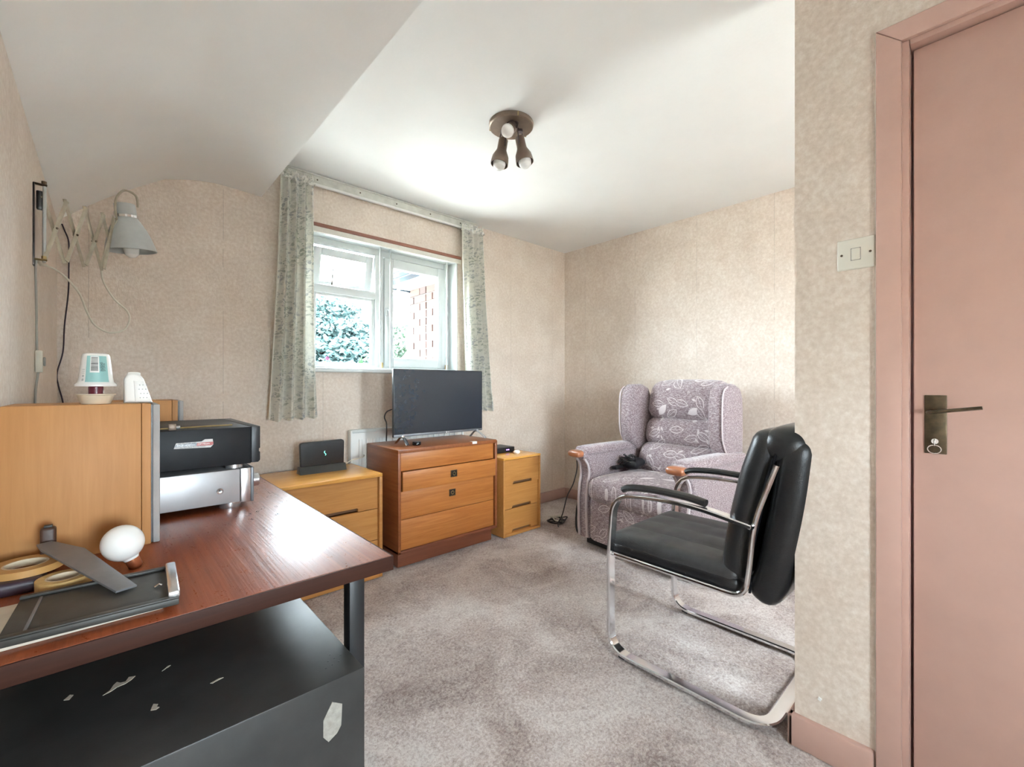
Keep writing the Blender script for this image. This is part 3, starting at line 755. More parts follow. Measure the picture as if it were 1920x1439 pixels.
lean(.040, (.19, .590, .285), .085, (.03, 0, .012), .555, 'fab_front', 'head_cushion')
mxl = Matrix.Translation((.50, 0, .44)) @ Matrix.Rotation(R(12), 4, 'Y')
b = bm_(); cushion(b, (.105, 0, .24), (.10, .62, .86), .04, (0, 0, 0), 10, mxl); obj('back_shell', b, 'fab', rc)
arm = [(-.035, .600), (-.045, .620), (-.035, .645), (.0, .655), (.60, .655), (.62, .62), (.62, .06), (.02, .05), (.012, .10), (.008, .30), (.018, .40), (.035, .48), (.025, .54), (-.012, .585)]
wing = [(.435, .665), (.405, .72), (.395, .82), (.40, .98), (.42, 1.055), (.465, 1.088), (.56, 1.090), (.625, 1.065), (.655, 1.0), (.662, .80), (.655, .62), (.52, .60)]
for s in (-1, 1):
    lo, hi = sorted((s * .318, s * .425))
    b = bm_(); prism(b, arm, 'Y', lo, hi, .022, 4); a = obj('armrest', b, 'fab', rc, sharp=50)
    b = bm_(); cushion(b, (.30, s * .372, .637), (.64, .128, .062), .03, (0, 0, .006), 8); obj('arm_pad', b, 'fab', a)
    for q in (.335, .408):
        b = bm_(); sweep(b, smooth([(p[0] - .004, s * q, p[1]) for p in [(.012, .06), (.006, .20), (.004, .30), (.014, .40), (.030, .48), (.020, .54), (-.016, .588)]]), .009, seg=8); obj('arm_front_piping', b, 'piping', a)
    b = bm_(); cushion(b, (-.052, s * .378, .622), (.075, .108, .042), .0205, (0, 0, .003), 8); obj('wooden_knuckle', b, 'knuckle', rc, label='turned wooden arm knuckle')
    lo, hi = sorted((s * .285, s * .392))
    b = bm_(); prism(b, wing, 'Y', lo, hi, .036, 4); w = obj('wing', b, 'fab', rc, sharp=60)
    b = bm_(); sweep(b, smooth([(p[0] + .028, s * .386, p[1]) for p in [(.415, .675), (.380, .74), (.370, .82), (.374, .98), (.392, 1.045), (.435, 1.072)]]), .0055, seg=6); obj('wing_piping', b, 'piping', w)
b = bm_(); cushion(b, (.60, -.30, .735), (.06, .10, .05), .02, (0, 0, .004), 6, wob=.008); obj('lumbar_tie', b, 'fab', rc)
# hand control lead of the chair, at the side by the oak unit
b = bm_(); sweep(b, smooth([(.0, .425, .57), (.01, .434, .50), (-.01, .45, .40), (.0, .52, .30), (.03, .60, .15), (.06, .68, .06), (.10, .72, .012)]), .004, seg=6); obj('hand_control_lead', b, 'black', rc)
b = bm_(); sweep(b, smooth([(.03, .43, .32), (.02, .445, .22), (.018, .45, .12), (.03, .445, .06), (.06, .43, .05)]), .007, seg=6); obj('cable_loop', b, 'black', rc)

# black cable heap on the recliner seat
def tangle(name, label, cat, cx, cy, cz, sx, sy, sz, n, r, mat, seed):
    rnd = random.Random(seed); t = thing(name, label, cat, (cx, cy, cz))
    b = bm_(); pts = []
    for k in range(n):
        a = k * 2.1 + rnd.uniform(-.4, .4); rr = rnd.uniform(.35, 1)
        pts.append((cx + sx * rr * math.cos(a), cy + sy * rr * math.sin(a), cz + r + sz * abs(math.sin(k * 1.3 + rnd.uniform(0, 1))) * (1.1 - rr * .6)))
    sweep(b, smooth(pts, 7), r, seg=6); obj('loops', b, mat, t)
    return t
t = tangle('cable_bundle', 'tangled black cables and a charger lying on the recliner seat', 'cable bundle', 2.70, 1.735, .506, .12, .075, .10, 22, .0035, 'black', 4)
b = bm_(); box(b, 2.58, 2.68, 1.755, 1.80, .500, .522, .008, mx=None); obj('charger', b, 'black', t)
b = bm_(); cushion(b, (2.72, 1.70, .535), (.13, .10, .05), .025, (0, 0, .01), 6, wob=.02); obj('folded_pouch', b, 'black', t)
t = tangle('cable_pile', 'loose black cables coiled on the carpet between the oak unit and the recliner', 'cable', 2.62, 2.33, 0, .13, .12, .03, 16, .0045, 'black', 9)
t = tangle('flat_cable', 'cream cable crossing the black coil on the carpet', 'cable', 2.59, 2.315, .036, .09, .08, .01, 6, .005, 'cordcream', 12)

# ------------------------------------------------------------------ black leather cantilever chair
ch = thing('cantilever_chair', 'black leather office chair on a chrome cantilever frame', 'chair', (1.775, .78, 0))
CX0, CX1 = 1.512, 2.038
fb = bm_(); path = []
def side(x, rev=False):
    p = [(x, .520, .632), (x, .70, .660), (x, .86, .660), (x, 1.038, .640), (x, 1.056, .40), (x, 1.056, .013), (x, .475, .013)]
    return p[::-1] if rev else p
L = side(CX0); Rr = side(CX1, True)
full = rounded([L[0], L[1], L[2], L[3], L[4], L[5], L[6], Rr[0], Rr[1], Rr[2], Rr[3], Rr[4], Rr[5], Rr[6]], .085, 8)
sweep(fb, full, .0215, .0075, square=True, up=(0, 0, 1)); fr = obj('base_frame', fb, 'chrome', ch, sharp=25)
for x in (CX0, CX1):
    s = 1 if x < 1.7 else -1; xx = x + .004 * s
    b = bm_(); sweep(b, rounded([(xx, .452, .835), (xx, .518, .645), (xx, .530, .50), (xx, .545, .393), (xx, 1.046, .398)], .07, 7), .009, .009, seg=10); obj('seat_rail', b, 'chrome', ch)
    b = bm_(); sweep(b, smooth([(x, .668, .676), (x, .74, .686), (x, .86, .688), (x, .96, .680), (x, .995, .668)]), .019, .0135, seg=10); obj('arm_pad', b, 'chairblack', ch)
    b = bm_(); lathe(b, [(0, 0), (.010, 0), (.010, .030), (.007, .034), (0, .034)], mx=Matrix.Translation((x - .018 * s, .522, .632)) @ Matrix.Rotation(R(90 * s), 4, 'Y'), seg=14); obj('joint_bolt', b, 'chrome', ch)
    b = bm_(); box(b, x - .013, x + .013, .985, 1.012, -.002, .008, .002); obj('glide', b, 'black', ch)
b = bm_(); cushion(b, (1.775, .822, .435), (.500, .510, .090), .034, (0, .012, .004), 46)
for v in b.verts:
    if v.co.z > .45:
        px = math.sin(math.pi * (v.co.x - 1.535) / .12); py = math.sin(math.pi * (v.co.y - .66) / .13)
        ins = max(0.0, min(1.0, (.225 - abs(v.co.x - 1.775)) / .03)) * max(0.0, min(1.0, (.235 - abs(v.co.y - .822)) / .03))
        v.co.z += ins * (.012 * (abs(px) ** .45) * (.45 + .55 * abs(py) ** .4) - .005)
seat = obj('seat', b, 'chairseat_sheen', ch, sharp=80)
b = bm_(); cushion(b, (1.775, .825, .418), (.510, .520, .060), .026, (0, .01, 0), 8); obj('seat_border', b, 'chairblack', seat)
def bent(bm, xc, w, curve, th, r, bulge=(0, 0, 0), wob=0.0):
    cs_ = smooth([(0, a, b_) for a, b_ in curve], 10); L_ = [0]
    for p, q in zip(cs_, cs_[1:]): L_.append(L_[-1] + (q - p).length)
    t = bm_(); cushion(t, (0, 0, 0), (w, th, L_[-1]), r, bulge, 16, None, wob)
    for v in t.verts:
        h = max(0.0, min(1.0, v.co.z / L_[-1] + .5)) * L_[-1]; k = 0
        while k < len(L_) - 2 and L_[k + 1] < h: k += 1
        f = (h - L_[k]) / (L_[k + 1] - L_[k]); p = cs_[k].lerp(cs_[k + 1], f); d = (cs_[k + 1] - cs_[k]).normalized()
        nrm = Vector((0, d.z, -d.y)); v.co = Vector((xc + v.co.x, p.y, p.z)) + nrm * v.co.y
    return join(bm, t)
shell = [(.520, .385), (.478, .47), (.450, .60), (.425, .75), (.405, .92)]
padp = [(.588, .425), (.585, .52), (.560, .66), (.525, .80), (.482, .935)]
b = bm_(); bent(b, 1.775, .500, shell, .100, .045, (0, .012, 0)); bk = obj('backrest', b, 'chairblack', ch, sharp=70)
b = bm_(); bent(b, 1.775, .490, padp, .085, .041, (0, .02, 0), .003); obj('back_pad', b, 'chairblack', bk, sharp=70)
b = bm_(); cushion(b, (1.775, .440, .892), (.508, .135, .115), .056, (0, .006, .006), 12); obj('head_roll', b, 'chairblack', bk)
b = bm_(); sweep(b, smooth([(1.530, p[0], p[1]) for p in [(.535, .41), (.530, .52), (.505, .66), (.475, .80), (.450, .90)] ]), .004, seg=6); obj('side_piping', b, 'blackgloss', bk)

# ------------------------------------------------------------------ ceiling spotlight
cl = thing('ceiling_light', 'bronze three spot ceiling light with white bulbs', 'ceiling light', (1.47, 1.61, 2.37))
F = Vector((.6756, .7373, 0)); Rv = Vector((.7373, -.6756, 0)); LC = Vector((1.47, 1.61, 2.37))
b = bm_(); lathe(b, [(0, 0), (.108, 0), (.110, -.004), (.108, -.018), (.103, -.022), (0, -.024)], LC, 44); obj('base_plate', b, 'bronze', cl)
for a in (.6, 2.7, 4.8):
    b = bm_(); box(b, -.002, .002, .100, .111, -.021, -.003, 0, mx=Matrix.Translation(LC) @ Matrix.Rotation(a, 4, 'Z')); obj('rim_clip', b, 'brass', cl)
def spot(p0, dirv, k):
    p0 = Vector(p0); d = Vector(dirv).normalized()
    mx = Matrix.Translation(p0) @ d.to_track_quat('Z', 'Y').to_matrix().to_4x4()
    b = bm_()
    if k == 2: prof = [(0, -.012), (.022, -.012), (.025, -.006), (.025, .070), (.023, .070), (.022, .03), (0, .03)]
    else: prof = [(0, -.012), (.020, -.012), (.023, -.006), (.024, .045), (.030, .060), (.040, .082), (.043, .105), (.0435, .122), (.041, .122), (.039, .100), (.028, .065), (0, .05)]
    lathe(b, prof, mx=mx, seg=26); sh = obj('spot_shade', b, 'bronze', cl)
    b = bm_()
    if k == 2: lathe(b, [(.013, .035), (.016, .080), (.026, .098), (.030, .115), (.027, .132), (.016, .142), (0, .145)], mx=mx, seg=22)
    else: lathe(b, [(.013, .05), (.016, .078), (.029, .100), (.032, .116), (.029, .134), (.017, .146), (0, .150)], mx=mx, seg=22)
    obj('bulb', b, 'opal', sh)
    a0 = Vector((p0.x, p0.y, LC.z - .022))
    side = d.cross(Vector((0, 0, 1))); side = side.normalized() if side.length > .1 else Rv
    b = bm_()
    for s in (-1, 1): sweep(b, rounded([a0 + side * .012 * s, a0 + side * .028 * s + Vector((0, 0, -.012)), p0 + side * .028 * s + d * .035], .012), .0022, .007, seg=8, up=side)
    lathe(b, [(0, 0), (.014, 0), (.014, -.012), (0, -.014)], (a0.x, a0.y, LC.z - .022), 14)
    obj('yoke', b, 'bronze_dk', cl)
spot(LC + Rv * -.040 + Vector((0, 0, -.078)) + F * .02, Rv * -.16 + Vector((0, 0, -1)) + F * -.1, 0)
spot(LC + Rv * .044 + Vector((0, 0, -.072)) + F * .015, Rv * .20 + Vector((0, 0, -1)) + F * -.1, 1)
spot(LC + F * -.055 + Rv * .004 + Vector((0, 0, -.050)), F * -.72 + Rv * -.16 + Vector((0, 0, -.55)), 2)

# ------------------------------------------------------------------ desk
ZD = .72
dk = thing('desk', 'long mahogany topped desk with black steel legs along the left wall', 'desk', (.143, 1.58, 0))
b = bm_(); box(b, XL + .004, .446, .863, 2.30, ZD - .030, ZD, .002); dt = obj('desk_top', b, 'desk', dk)
b = bm_(); box(b, XL + .004, .448, .8595, .8630, ZD - .030, ZD - .0006, .001); obj('edge_band', b, 'deskedge', dt)
b = bm_(); box(b, .446, .4485, .8631, 2.30, ZD - .030, ZD - .0006, .001); obj('edge_band', b, 'deskedge', dt)
for x, y in ((XL + .006, 1.42), (XL + .006, 2.23), (.366, .89), (.366, 2.23)):
    b = bm_(); box(b, x, x + .032, y, y + .032, 0, ZD - .030, .002); obj('leg', b, 'blacktube', dk)
for y in (2.233,):
    b = bm_(); box(b, XL + .038, .366, y, y + .025, ZD - .058, ZD - .030, .002); obj('cross_rail', b, 'blacktube', dk)
b = bm_(); box(b, XL + .008, XL + .033, 1.45, 2.235, ZD - .058, ZD - .030, .002); obj('long_rail', b, 'blacktube', dk)
# filing cabinet below its near end
fc = thing('filing_cabinet', 'black metal filing cabinet with chipped top under the near end of the desk', 'cabinet', (.12, 1.1, 0))
FX0, FX1, FYa, FYb, FZ = XL + .006, .360, .802, 1.40, .55
KC = 1.1522                             # the marks were measured for a top at .62; same sight lines at .55
b = bm_(); box(b, FX0, FX1 - .002, FYa, FYb, .0, FZ, .003); obj('body', b, 'blackmetal', fc)
for z0, z1 in ((.285, .530), (.02, .270)):
    b = bm_(); box(b, FX1 - .0025, FX1, FYa + .02, FYb - .02, z0, z1, .001); d = obj('drawer', b, 'blackmetal', fc)
    b = bm_(); box(b, FX1 - .0005, FX1 + .004, 1.08, 1.16, z1 - .06, z1 - .045, .002); obj('drawer_handle', b, 'blacktube', d)
b = bm_(); prism(b, [(x * KC, 1.08 + (z - 1.08) * KC) for x, z in [(.2585, .588), (.2740, .578), (.2725, .545), (.2660, .536), (.2530, .529), (.2450, .540), (.2450, .566)]], 'Y', FYa - .0012, FYa + .0005); obj('torn_label', b, 'oldlabel', fc, label='torn paper label remnant')
for poly in ([(-.004, .893), (.004, .901), (.008, .913), (.012, .919), (.016, .913), (.022, .911), (.026, .922), (.034, .918), (.029, .911), (.022, .905), (.012, .903), (.006, .897)], [(-.046, .918), (-.040, .928), (-.036, .924), (-.040, .914)], [(.118, .818), (.121, .815), (.125, .817), (.136, .820), (.130, .8225), (.124, .820)], [(.046, .806), (.052, .803), (.056, .806), (.053, .810), (.055, .815), (.050, .820), (.048, .814)], [(.066, .905), (.078, .914), (.075, .916)]):
    b = bm_(); prism(b, [(x * KC, y * KC) for x, y in poly], 'Z', FZ - .001, FZ + .0006); obj('paint_chip', b, 'paper', fc)
for k in range(7):
    x = (.272 + .008 * (k % 3) + .003 * k) * KC - .01; y = (.735 + .010 * (k // 3) + .002 * k) * KC
    b = bm_(); lathe(b, [(0, 0), (.0022, 0), (.0014, .0006), (0, .0006)], (x, y, FZ), 8); obj('paint_fleck', b, 'blacktube', fc)

# ------------------------------------------------------------------ speakers, amplifier, recorder
def speaker(label, x1, y0, y1, z1, dx):
    t = thing('speaker', label, 'speaker', (x1 - dx / 2, (y0 + y1) / 2, ZD), 'pair of speakers on the desk')
    b = bm_(); box(b, x1 - dx, x1 - .016, y0, y1, ZD, z1, .002); obj('cabinet', b, 'spk', t)
    b = bm_(); box(b, x1 - .0155, x1 + .001, y0, y1, ZD, z1, .002); obj('front_frame', b, 'spk', t)
    b = bm_(); box(b, x1 + .001, x1 + .004, y0 + .003, y1 - .003, ZD + .003, z1 - .003); obj('gap_strip', b, 'black', t)
    b = bm_(); box(b, x1 + .004, x1 + .017, y0 + .001, y1 - .001, ZD + .001, z1 - .002, .003); obj('grille', b, 'spk_front', t)
speaker('oak veneered bookshelf speaker at the near end of the desk, plastic pots on top', .074, 1.296, 1.478, 1.039, .226)
speaker('oak veneered bookshelf speaker standing behind the recorder', .186, 1.955, 2.137, 1.027, .226)
am = thing('amplifier', 'silver hi-fi amplifier on the desk underneath the black recorder', 'amplifier', (.12, 1.71, ZD))
AY0, AY1 = 1.500, 1.925
b = bm_(); box(b, -.02, .290, AY0, AY1, ZD + .018, .834, .002); obj('case', b, 'silver', am)
b = bm_(); box(b, .291, .318, AY0 - .001, AY1 + .001, ZD + .014, .836, .003); fp = obj('front_panel', b, 'silverlt', am)
b = bm_(); box(b, .318, .326, AY0 - .001, AY1 + .001, ZD + .014, .836, .002); obj('front_plate', b, 'steelsheet', am)
for x in (.01, .27):
    for y in (AY0 + .035, AY1 - .035):
        b = bm_(); lathe(b, [(0, 0), (.026, 0), (.027, .004), (.027, .017), (0, .018)], (x, y, ZD), 24); obj('foot', b, 'silverlt', am)
for y, r_ in ((AY0 + .045, .020), (AY0 + .15, .012), (AY0 + .20, .012), (AY1 - .06, .026)):
    b = bm_(); lathe(b, [(0, 0), (r_, 0), (r_, .020), (r_ * .85, .023), (0, .023)], mx=Matrix.Translation((.326, y, .79)) @ Matrix.Rotation(R(90), 4, 'Y'), seg=24); obj('knob', b, 'silverlt', am)
b = bm_(); lathe(b, [(0, 0), (.005, 0), (.0075, .0002), (.0085, .002), (.0075, .0025), (.005, .001), (0, .001)], mx=Matrix.Translation((.240, AY0, .777)) @ FACE_S, seg=20); sc_ = obj('side_screw', b, 'silverlt', am)
b = bm_(); box(b, .2372, .2428, AY0 - .0016, AY0 - .0008, .7760, .7780); box(b, .2392, .2408, AY0 - .0016, AY0 - .0008, .7740, .7800); obj('screw_slot', b, 'inkblack', sc_)
cd_ = thing('cd_recorder', 'black hard disk CD recorder with a silver red sticker on top of the amplifier', 'recorder', (.13, 1.71, .836))
DY_0, DY_1, DZ0, DZ1 = 1.497, 1.927, .848, .957
b = bm_(); box(b, -.03, .318, DY_0, DY_1, DZ0, DZ1, .002); obj('case', b, 'satin', cd_)
b = bm_(); prism(b, [(.319, DZ0 + .002), (.337, DZ0 + .002), (.342, DZ0 + .008), (.342, .880), (.339, .882), (.339, .890), (.342, .892), (.342, DZ1), (.319, DZ1)], 'Y', DY_0, DY_1, .001); obj('front_panel', b, 'black', cd_)
for x in (.0, .28):
    for y in (DY_0 + .035, DY_1 - .035):
        b = bm_(); lathe(b, [(0, 0), (.022, 0), (.022, .012), (0, .012)], (x, y, .836), 20); obj('foot', b, 'silverlt', cd_)
ym = DY_0 - .0008
b = bm_(); prism(b, [(.134, .9080), (.139, .9230), (.196, .9235), (.204, .9290), (.222, .9285), (.2235, .9130), (.217, .9050)], 'Y', ym, DY_0 + .0002); sk = obj('sticker', b, 'stickerw', cd_, label='silver and red print sticker')
b = bm_(); prism(b, [(.1357, .9120), (.1380, .9190), (.186, .9200), (.184, .9120)], 'Y', ym - .0003, ym); obj('sticker_grey_band', b, 'steelsheet', sk)
b = bm_(); prism(b, [(.184, .9120), (.186, .9200), (.2235, .9208), (.2232, .9130), (.219, .9110)], 'Y', ym - .0003, ym); obj('sticker_red_band', b, 'stickerr', sk)
b = bm_(); put(b, text_bm('CD Recorder with', .0052, .0001, .25), (.163, ym - .0004, .9210)); put(b, text_bm('Easy Music Editing, Recording, Playback', .0036, .0001, .25), (.176, ym - .0004, .9098)); obj('sticker_print', b, 'inkblack', sk)
b = bm_(); put(b, text_bm('80GB HDD', .0066, .0001, .25), (.1555, ym - .0006, .9155)); put(b, text_bm('Store', .0036, .0001, .25), (.1765, ym - .0006, .9157)); put(b, text_bm('130 Hours', .0066, .0001, .25), (.2000, ym - .0006, .9165)); obj('sticker_print', b, 'whitepl', sk)
ae = thing('aerial_rod', 'thin metal aerial rod with a small cube lying on the black recorder', 'aerial', (.16, 1.52, .957))
b = bm_(); sweep(b, smooth([(.08, 1.520, .9615), (.17, 1.522, .9625), (.22, 1.53, .9625), (.28, 1.56, .9605)]), .0022, seg=8); obj('rod', b, 'brass', ae)
b = bm_(); box(b, .124, .141, 1.512, 1.529, .9572, .974, .001); obj('cube_joint', b, 'bronze', ae)
b = bm_(); sweep(b, [(.141, 1.5205, .964), (.150, 1.521, .964)], .0045, seg=10); obj('collar', b, 'silverlt', ae)

# ------------------------------------------------------------------ pots on the near speaker
ZT = 1.039; PX, PY = -.017, 1.345
tb = thing('cream_tub', 'shallow cream plastic tub, lowest of the stack on the speaker', 'tub', (PX, PY, ZT))
b = bm_(); lathe(b, [(0, 0), (.0235, 0), (.025, .002), (.0305, .019), (.033, .020), (.0335, .0225), (.031, .0225), (.030, .020), (.024, .004), (0, .003)], (PX, PY, ZT), 36); obj('bowl', b, 'creamtub', tb)
b = bm_(); lathe(b, [(0, 0), (.0305, 0), (.0305, .0012), (0, .0012)], (PX, PY, ZT + .021), 32); obj('lid', b, 'ivory', tb)
ml = thing('maroon_cap', 'small maroon bottle cap between the cream tub and the teal pot', 'cap', (PX, PY, ZT + .0222))
b = bm_(); lathe(b, [(0, 0), (.0125, 0), (.0125, .0155), (.0115, .0165), (0, .0165)], (PX, PY, ZT + .0222), 28); obj('cap', b, 'maroon', ml)
b = bm_(); box(b, PX + .011, PX + .0135, PY - .004, PY + .004, ZT + .023, ZT + .030, .001); obj('tab', b, 'ivory', ml)
ZPOT = ZT + .0388
yp = thing('yogurt_pot', 'upturned white and teal yogurt pot with a barcode on top of the stack', 'pot', (PX, PY, ZPOT))
prof = [(.0345, 0), (.0348, .004), (.0325, .0065), (.0300, .009), (.0285, .016), (.0235, .066), (.0215, .071), (.0175, .0728), (0, .0725)]
b = bm_(); lathe(b, prof, (PX, PY, ZPOT), 44); obj('cup', b, 'whitepl', yp)
b = bm_(); lathe(b, [(.034, .0005), (.034, .002), (0, .002)], (PX, PY, ZPOT), 32); obj('foil_rim', b, 'silverlt', yp)
AC = math.atan2(-PY, -PX)              # side facing the room's near end
def band(b, a0, a1, z0, z1, off, seg=8):
    pr_ = []
    for z in (z0, z0 + (z1 - z0) * .5, z1):
        r_ = .0285 + (.0235 - .0285) * (z - .016) / .05 if z > .016 else .0285 + (.0300 - .0285) * (.016 - z) / .007
        pr_.append((r_ + off, z))
    lathe(b, pr_, (PX, PY, ZPOT), seg, AC + a0, AC + a1)
b = bm_(); band(b, -.62, .78, .0095, .016, .0004, 16); band(b, -.62, .78, .016, .0665, .0004, 16); obj('teal_sleeve', b, 'teal', yp)
b = bm_(); band(b, -.36, .20, .030, .0655, .0007, 10); obj('barcode_panel', b, 'whitepl', yp)
b = bm_(); z = .034; rnd = random.Random(5)
while z < .0635:
    h_ = rnd.choice((.0005, .0008, .0013)); band(b, -.30, .13, z, z + h_, .0010, 6); z += h_ + rnd.choice((.0006, .0009))
obj('barcode', b, 'inkblack', yp)
b = bm_()
for k, (aa, zz, sz_) in enumerate(((.34, .043, .0062), (.50, .042, .0062))):
    tbm = text_bm(('IN/8345', 'S7293S')[k], sz_, .0001)
    bmesh.ops.rotate(tbm, verts=tbm.verts, cent=(0, 0, 0), matrix=Matrix.Rotation(R(90), 3, 'Z'))
    rr = .0261 + .0012; an = AC + aa
    mx = Matrix.Translation((PX + rr * math.cos(an), PY + rr * math.sin(an), ZPOT + zz)) @ Matrix.Rotation(an + R(90), 4, 'Z') @ Matrix.Rotation(R(84), 4, 'X')
    join(b, tbm, mx)
obj('marker_writing', b, 'inkblack', yp)
b = bm_()
for z in (.028, .032, .036): band(b, -.92, -.70, z, z + .0014, .0008, 4)
for z in (.012, .020): band(b, -.86, -.72, z, z + .005, .0008, 4)
obj('side_print', b, 'lampgrey', yp)
# white tapered dispenser
wdp = thing('white_dispenser', 'white tapered plastic dispenser with a dimpled front beside the pots', 'dispenser', (.052, 1.385, ZT))
b = bm_(); prism(b, [(.030, ZT), (.082, ZT), (.0655, ZT + .056), (.058, ZT + .067), (.046, ZT + .071), (.036, ZT + .067), (.030, ZT + .056)], 'Y', 1.362, 1.412, .006, 3); obj('body', b, 'whitepl', wdp)
b = bm_(); prism(b, [(.050, ZT + .002), (.0795, ZT + .002), (.0655, ZT + .052), (.047, ZT + .052)], 'Y', 1.3595, 1.363, .001); fr_ = obj('front_plate', b, 'whitepl', wdp)
for i in range(4):
    for j in range(3):
        b = bm_(); lathe(b, [(0, 0), (.0014, 0), (.001, .0006), (0, .0006)], mx=Matrix.Translation((.057 + j * .006 + (i % 2) * .002 - i * .001 + .002, 1.3595, ZT + .012 + i * .010)) @ FACE_S, seg=8); obj('dimple', b, 'lampgrey', fr_)
b = bm_(); cushion(b, (.048, 1.386, ZT + .068), (.024, .04, .008), .0039, (0, 0, .001), 5); obj('cap', b, 'whitepl', wdp)

# ------------------------------------------------------------------ bits at the near end of the desk
b = bm_(); box(b, XL + .012, .068, .905, 1.06, ZD, ZD + .010, .002)
tag(obj('card_pad', b, 'paper'), 'thick beige card pad under the black tray on the desk', 'card pad', (-.03, .98, ZD))
ty_ = thing('black_tray', 'worn black metal tray with a bright clip at one end of the desk', 'tray', (-.01, .97, ZD + .010))
ROT = Matrix.Translation((-.01, .965, 0)) @ Matrix.Rotation(R(-3), 4, 'Z') @ Matrix.Translation((.01, -.965, 0))
zt0 = ZD + .0103
b = bm_(); box(b, -.105, .090, .885, 1.045, zt0, zt0 + .010, .0015, mx=ROT); obj('tray_bed', b, 'tray', ty_)
b = bm_(); box(b, -.105, .090, .885, .897, zt0 + .010, zt0 + .013, .001, mx=ROT); obj('raised_edge', b, 'tray', ty_)
b = bm_(); box(b, -.105, .090, 1.035, 1.045, zt0 + .010, zt0 + .0145, .001, mx=ROT); obj('raised_edge', b, 'tray', ty_)
b = bm_(); box(b, -.082, -.078, .900, 1.030, zt0 + .010, zt0 + .0115, .0005, mx=ROT); obj('score_rib', b, 'steelsheet', ty_)
b = bm_(); box(b, .076, .0915, .889, 1.042, zt0 + .009, zt0 + .021, .003, mx=ROT); obj('clip_bar', b, 'silverlt', ty_)
b = bm_(); sweep(b, [(.060, .955, zt0 + .011), (.066, .958, zt0 + .014), (.070, .956, zt0 + .012)], .0014, seg=6, mx=ROT); obj('rivet_wire', b, 'chrome', ty_)
# sloping grey blade plate resting on the tray and the tape rolls
bp = bm_(); prism(bp, [(-.014, 0), (.0145, 0), (.0245, .095), (.002, .128), (-.020, .126), (-.024, .112)], 'Z', 0, .004, .0008)
A = Vector((.024, .964, zt0 + .0130)); B = Vector((-.078, 1.218, ZD + .058))
d = (B - A).normalized(); sd_ = Vector((.74, .62, 0)); sd_ = (sd_ - d * sd_.dot(d)).normalized(); n_ = sd_.cross(d)
mx = Matrix(((sd_.x, d.x, n_.x, A.x), (sd_.y, d.y, n_.y, A.y), (sd_.z, d.z, n_.z, A.z), (0, 0, 0, 1)))
bmesh.ops.transform(bp, matrix=mx @ Matrix.Diagonal((1, (B - A).length / .126, 1, 1)), verts=bp.verts)
tag(obj('steel_plate', bp, 'steelsheet'), 'pointed grey steel plate propped on the black tray', 'steel plate', tuple(A))
def roll(name, label, x, y, z, r0, r1, h, mat, lz=0):
    t = thing(name, label, 'tape', (x, y, z))
    b = bm_(); lathe(b, [(r1, 0), (r0, 0), (r0, h), (r1, h), (r1, 0)], (x, y, z), 40); obj('tape_roll', b, mat, t, sharp=30)
    b = bm_(); lathe(b, [(r1 - .0002, 0), (r1 - .0002, h), (r1 - .003, h), (r1 - .003, 0), (r1 - .0002, 0)], (x, y, z), 40); obj('core', b, 'tapecore', t, sharp=30)
roll('masking_tape', 'amber masking tape roll behind the steel plate', -.055, 1.108, ZD, .036, .024, .024, 'tape')
roll('packing_tape', 'wide orange brown tape roll against the left wall', -.108, 1.19, ZD + .0245, .050, .030, .012, 'tapeorange')
b = bm_(); cushion(b, (-.118, 1.165, ZD + .0121), (.074, .075, .0242), .008, (0, 0, 0), 6)
tag(obj('purple_case', b, 'purpledark'), 'dark purple plastic case below the orange brown tape', 'case', (-.118, 1.165, ZD))
hd = thing('tool_handle', 'dark brown wooden tool handle standing against the near speaker', 'tool handle', (-.083, 1.24, ZD))
b = bm_(); box(b, -.094, -.072, 1.230, 1.252, ZD, ZD + .085, .005, 3); obj('grip', b, 'brownwood', hd)
b = bm_(); box(b, -.089, -.077, 1.235, 1.247, ZD + .085, ZD + .089, .001); obj('cap', b, 'tray', hd)
bl = thing('light_bulb', 'white opal light bulb with copper cap on the desk by the speaker', 'bulb', (.04, 1.145, ZD))
mx = Matrix.Translation((.043, 1.145, ZD + .004)) @ Matrix.Rotation(R(-22), 4, 'Y') @ Matrix.Rotation(R(-6), 4, 'X')
b = bm_(); lathe(b, [(.010, .012), (.0125, .018)] + [(.0335 * math.sin(a) , .052 - .0345 * math.cos(a)) for a in np.linspace(.42, math.pi, 16)], mx=mx, seg=32); obj('globe', b, 'opal', bl)
b = bm_(); lathe(b, [(0, -.004), (.009, -.004), (.0115, 0), (.0118, .020), (0, .020)], mx=mx, seg=24); obj('cap', b, 'copper', bl)

# ------------------------------------------------------------------ scissor wall lamp
lp = thing('scissor_lamp', 'grey metal scissor arm wall lamp above the desk', 'wall lamp', (XL, 1.96, 1.57))
b = bm_(); box(b, XL, XL + .004, 1.945, 1.963, 1.440, 1.690, .001); br = obj('wall_plate', b, 'blacktube', lp)
S0 = Vector((-.140, 1.960, 0)); S1 = Vector((.018, 2.165, 0)); sdir = (S1 - S0).normalized(); nside = Vector((-sdir.y, sdir.x, 0))
b = bm_(); sweep(b, [(S0.x, S0.y, 1.455), (S0.x + .001, S0.y + .002, 1.70)], .0045, seg=10); obj('pivot_rod', b, 'lampgrey', lp)
for z, m_ in ((1.690, 'plate'), (1.462, 'brass')):
    b = bm_(); sweep(b, [(XL, 1.955, z), (S0.x + .006, S0.y, z)], .009, .003, seg=6); lathe(b, [(0, 0), (.006, 0), (.006, .012), (0, .012)], (S0.x, S0.y, z), 10); obj('bracket_arm', b, m_, lp)
b = bm_(); box(b, XL + .006, XL + .020, 1.958, 1.972, 1.615, 1.672, .003); obj('terminal_block', b, 'black', lp)
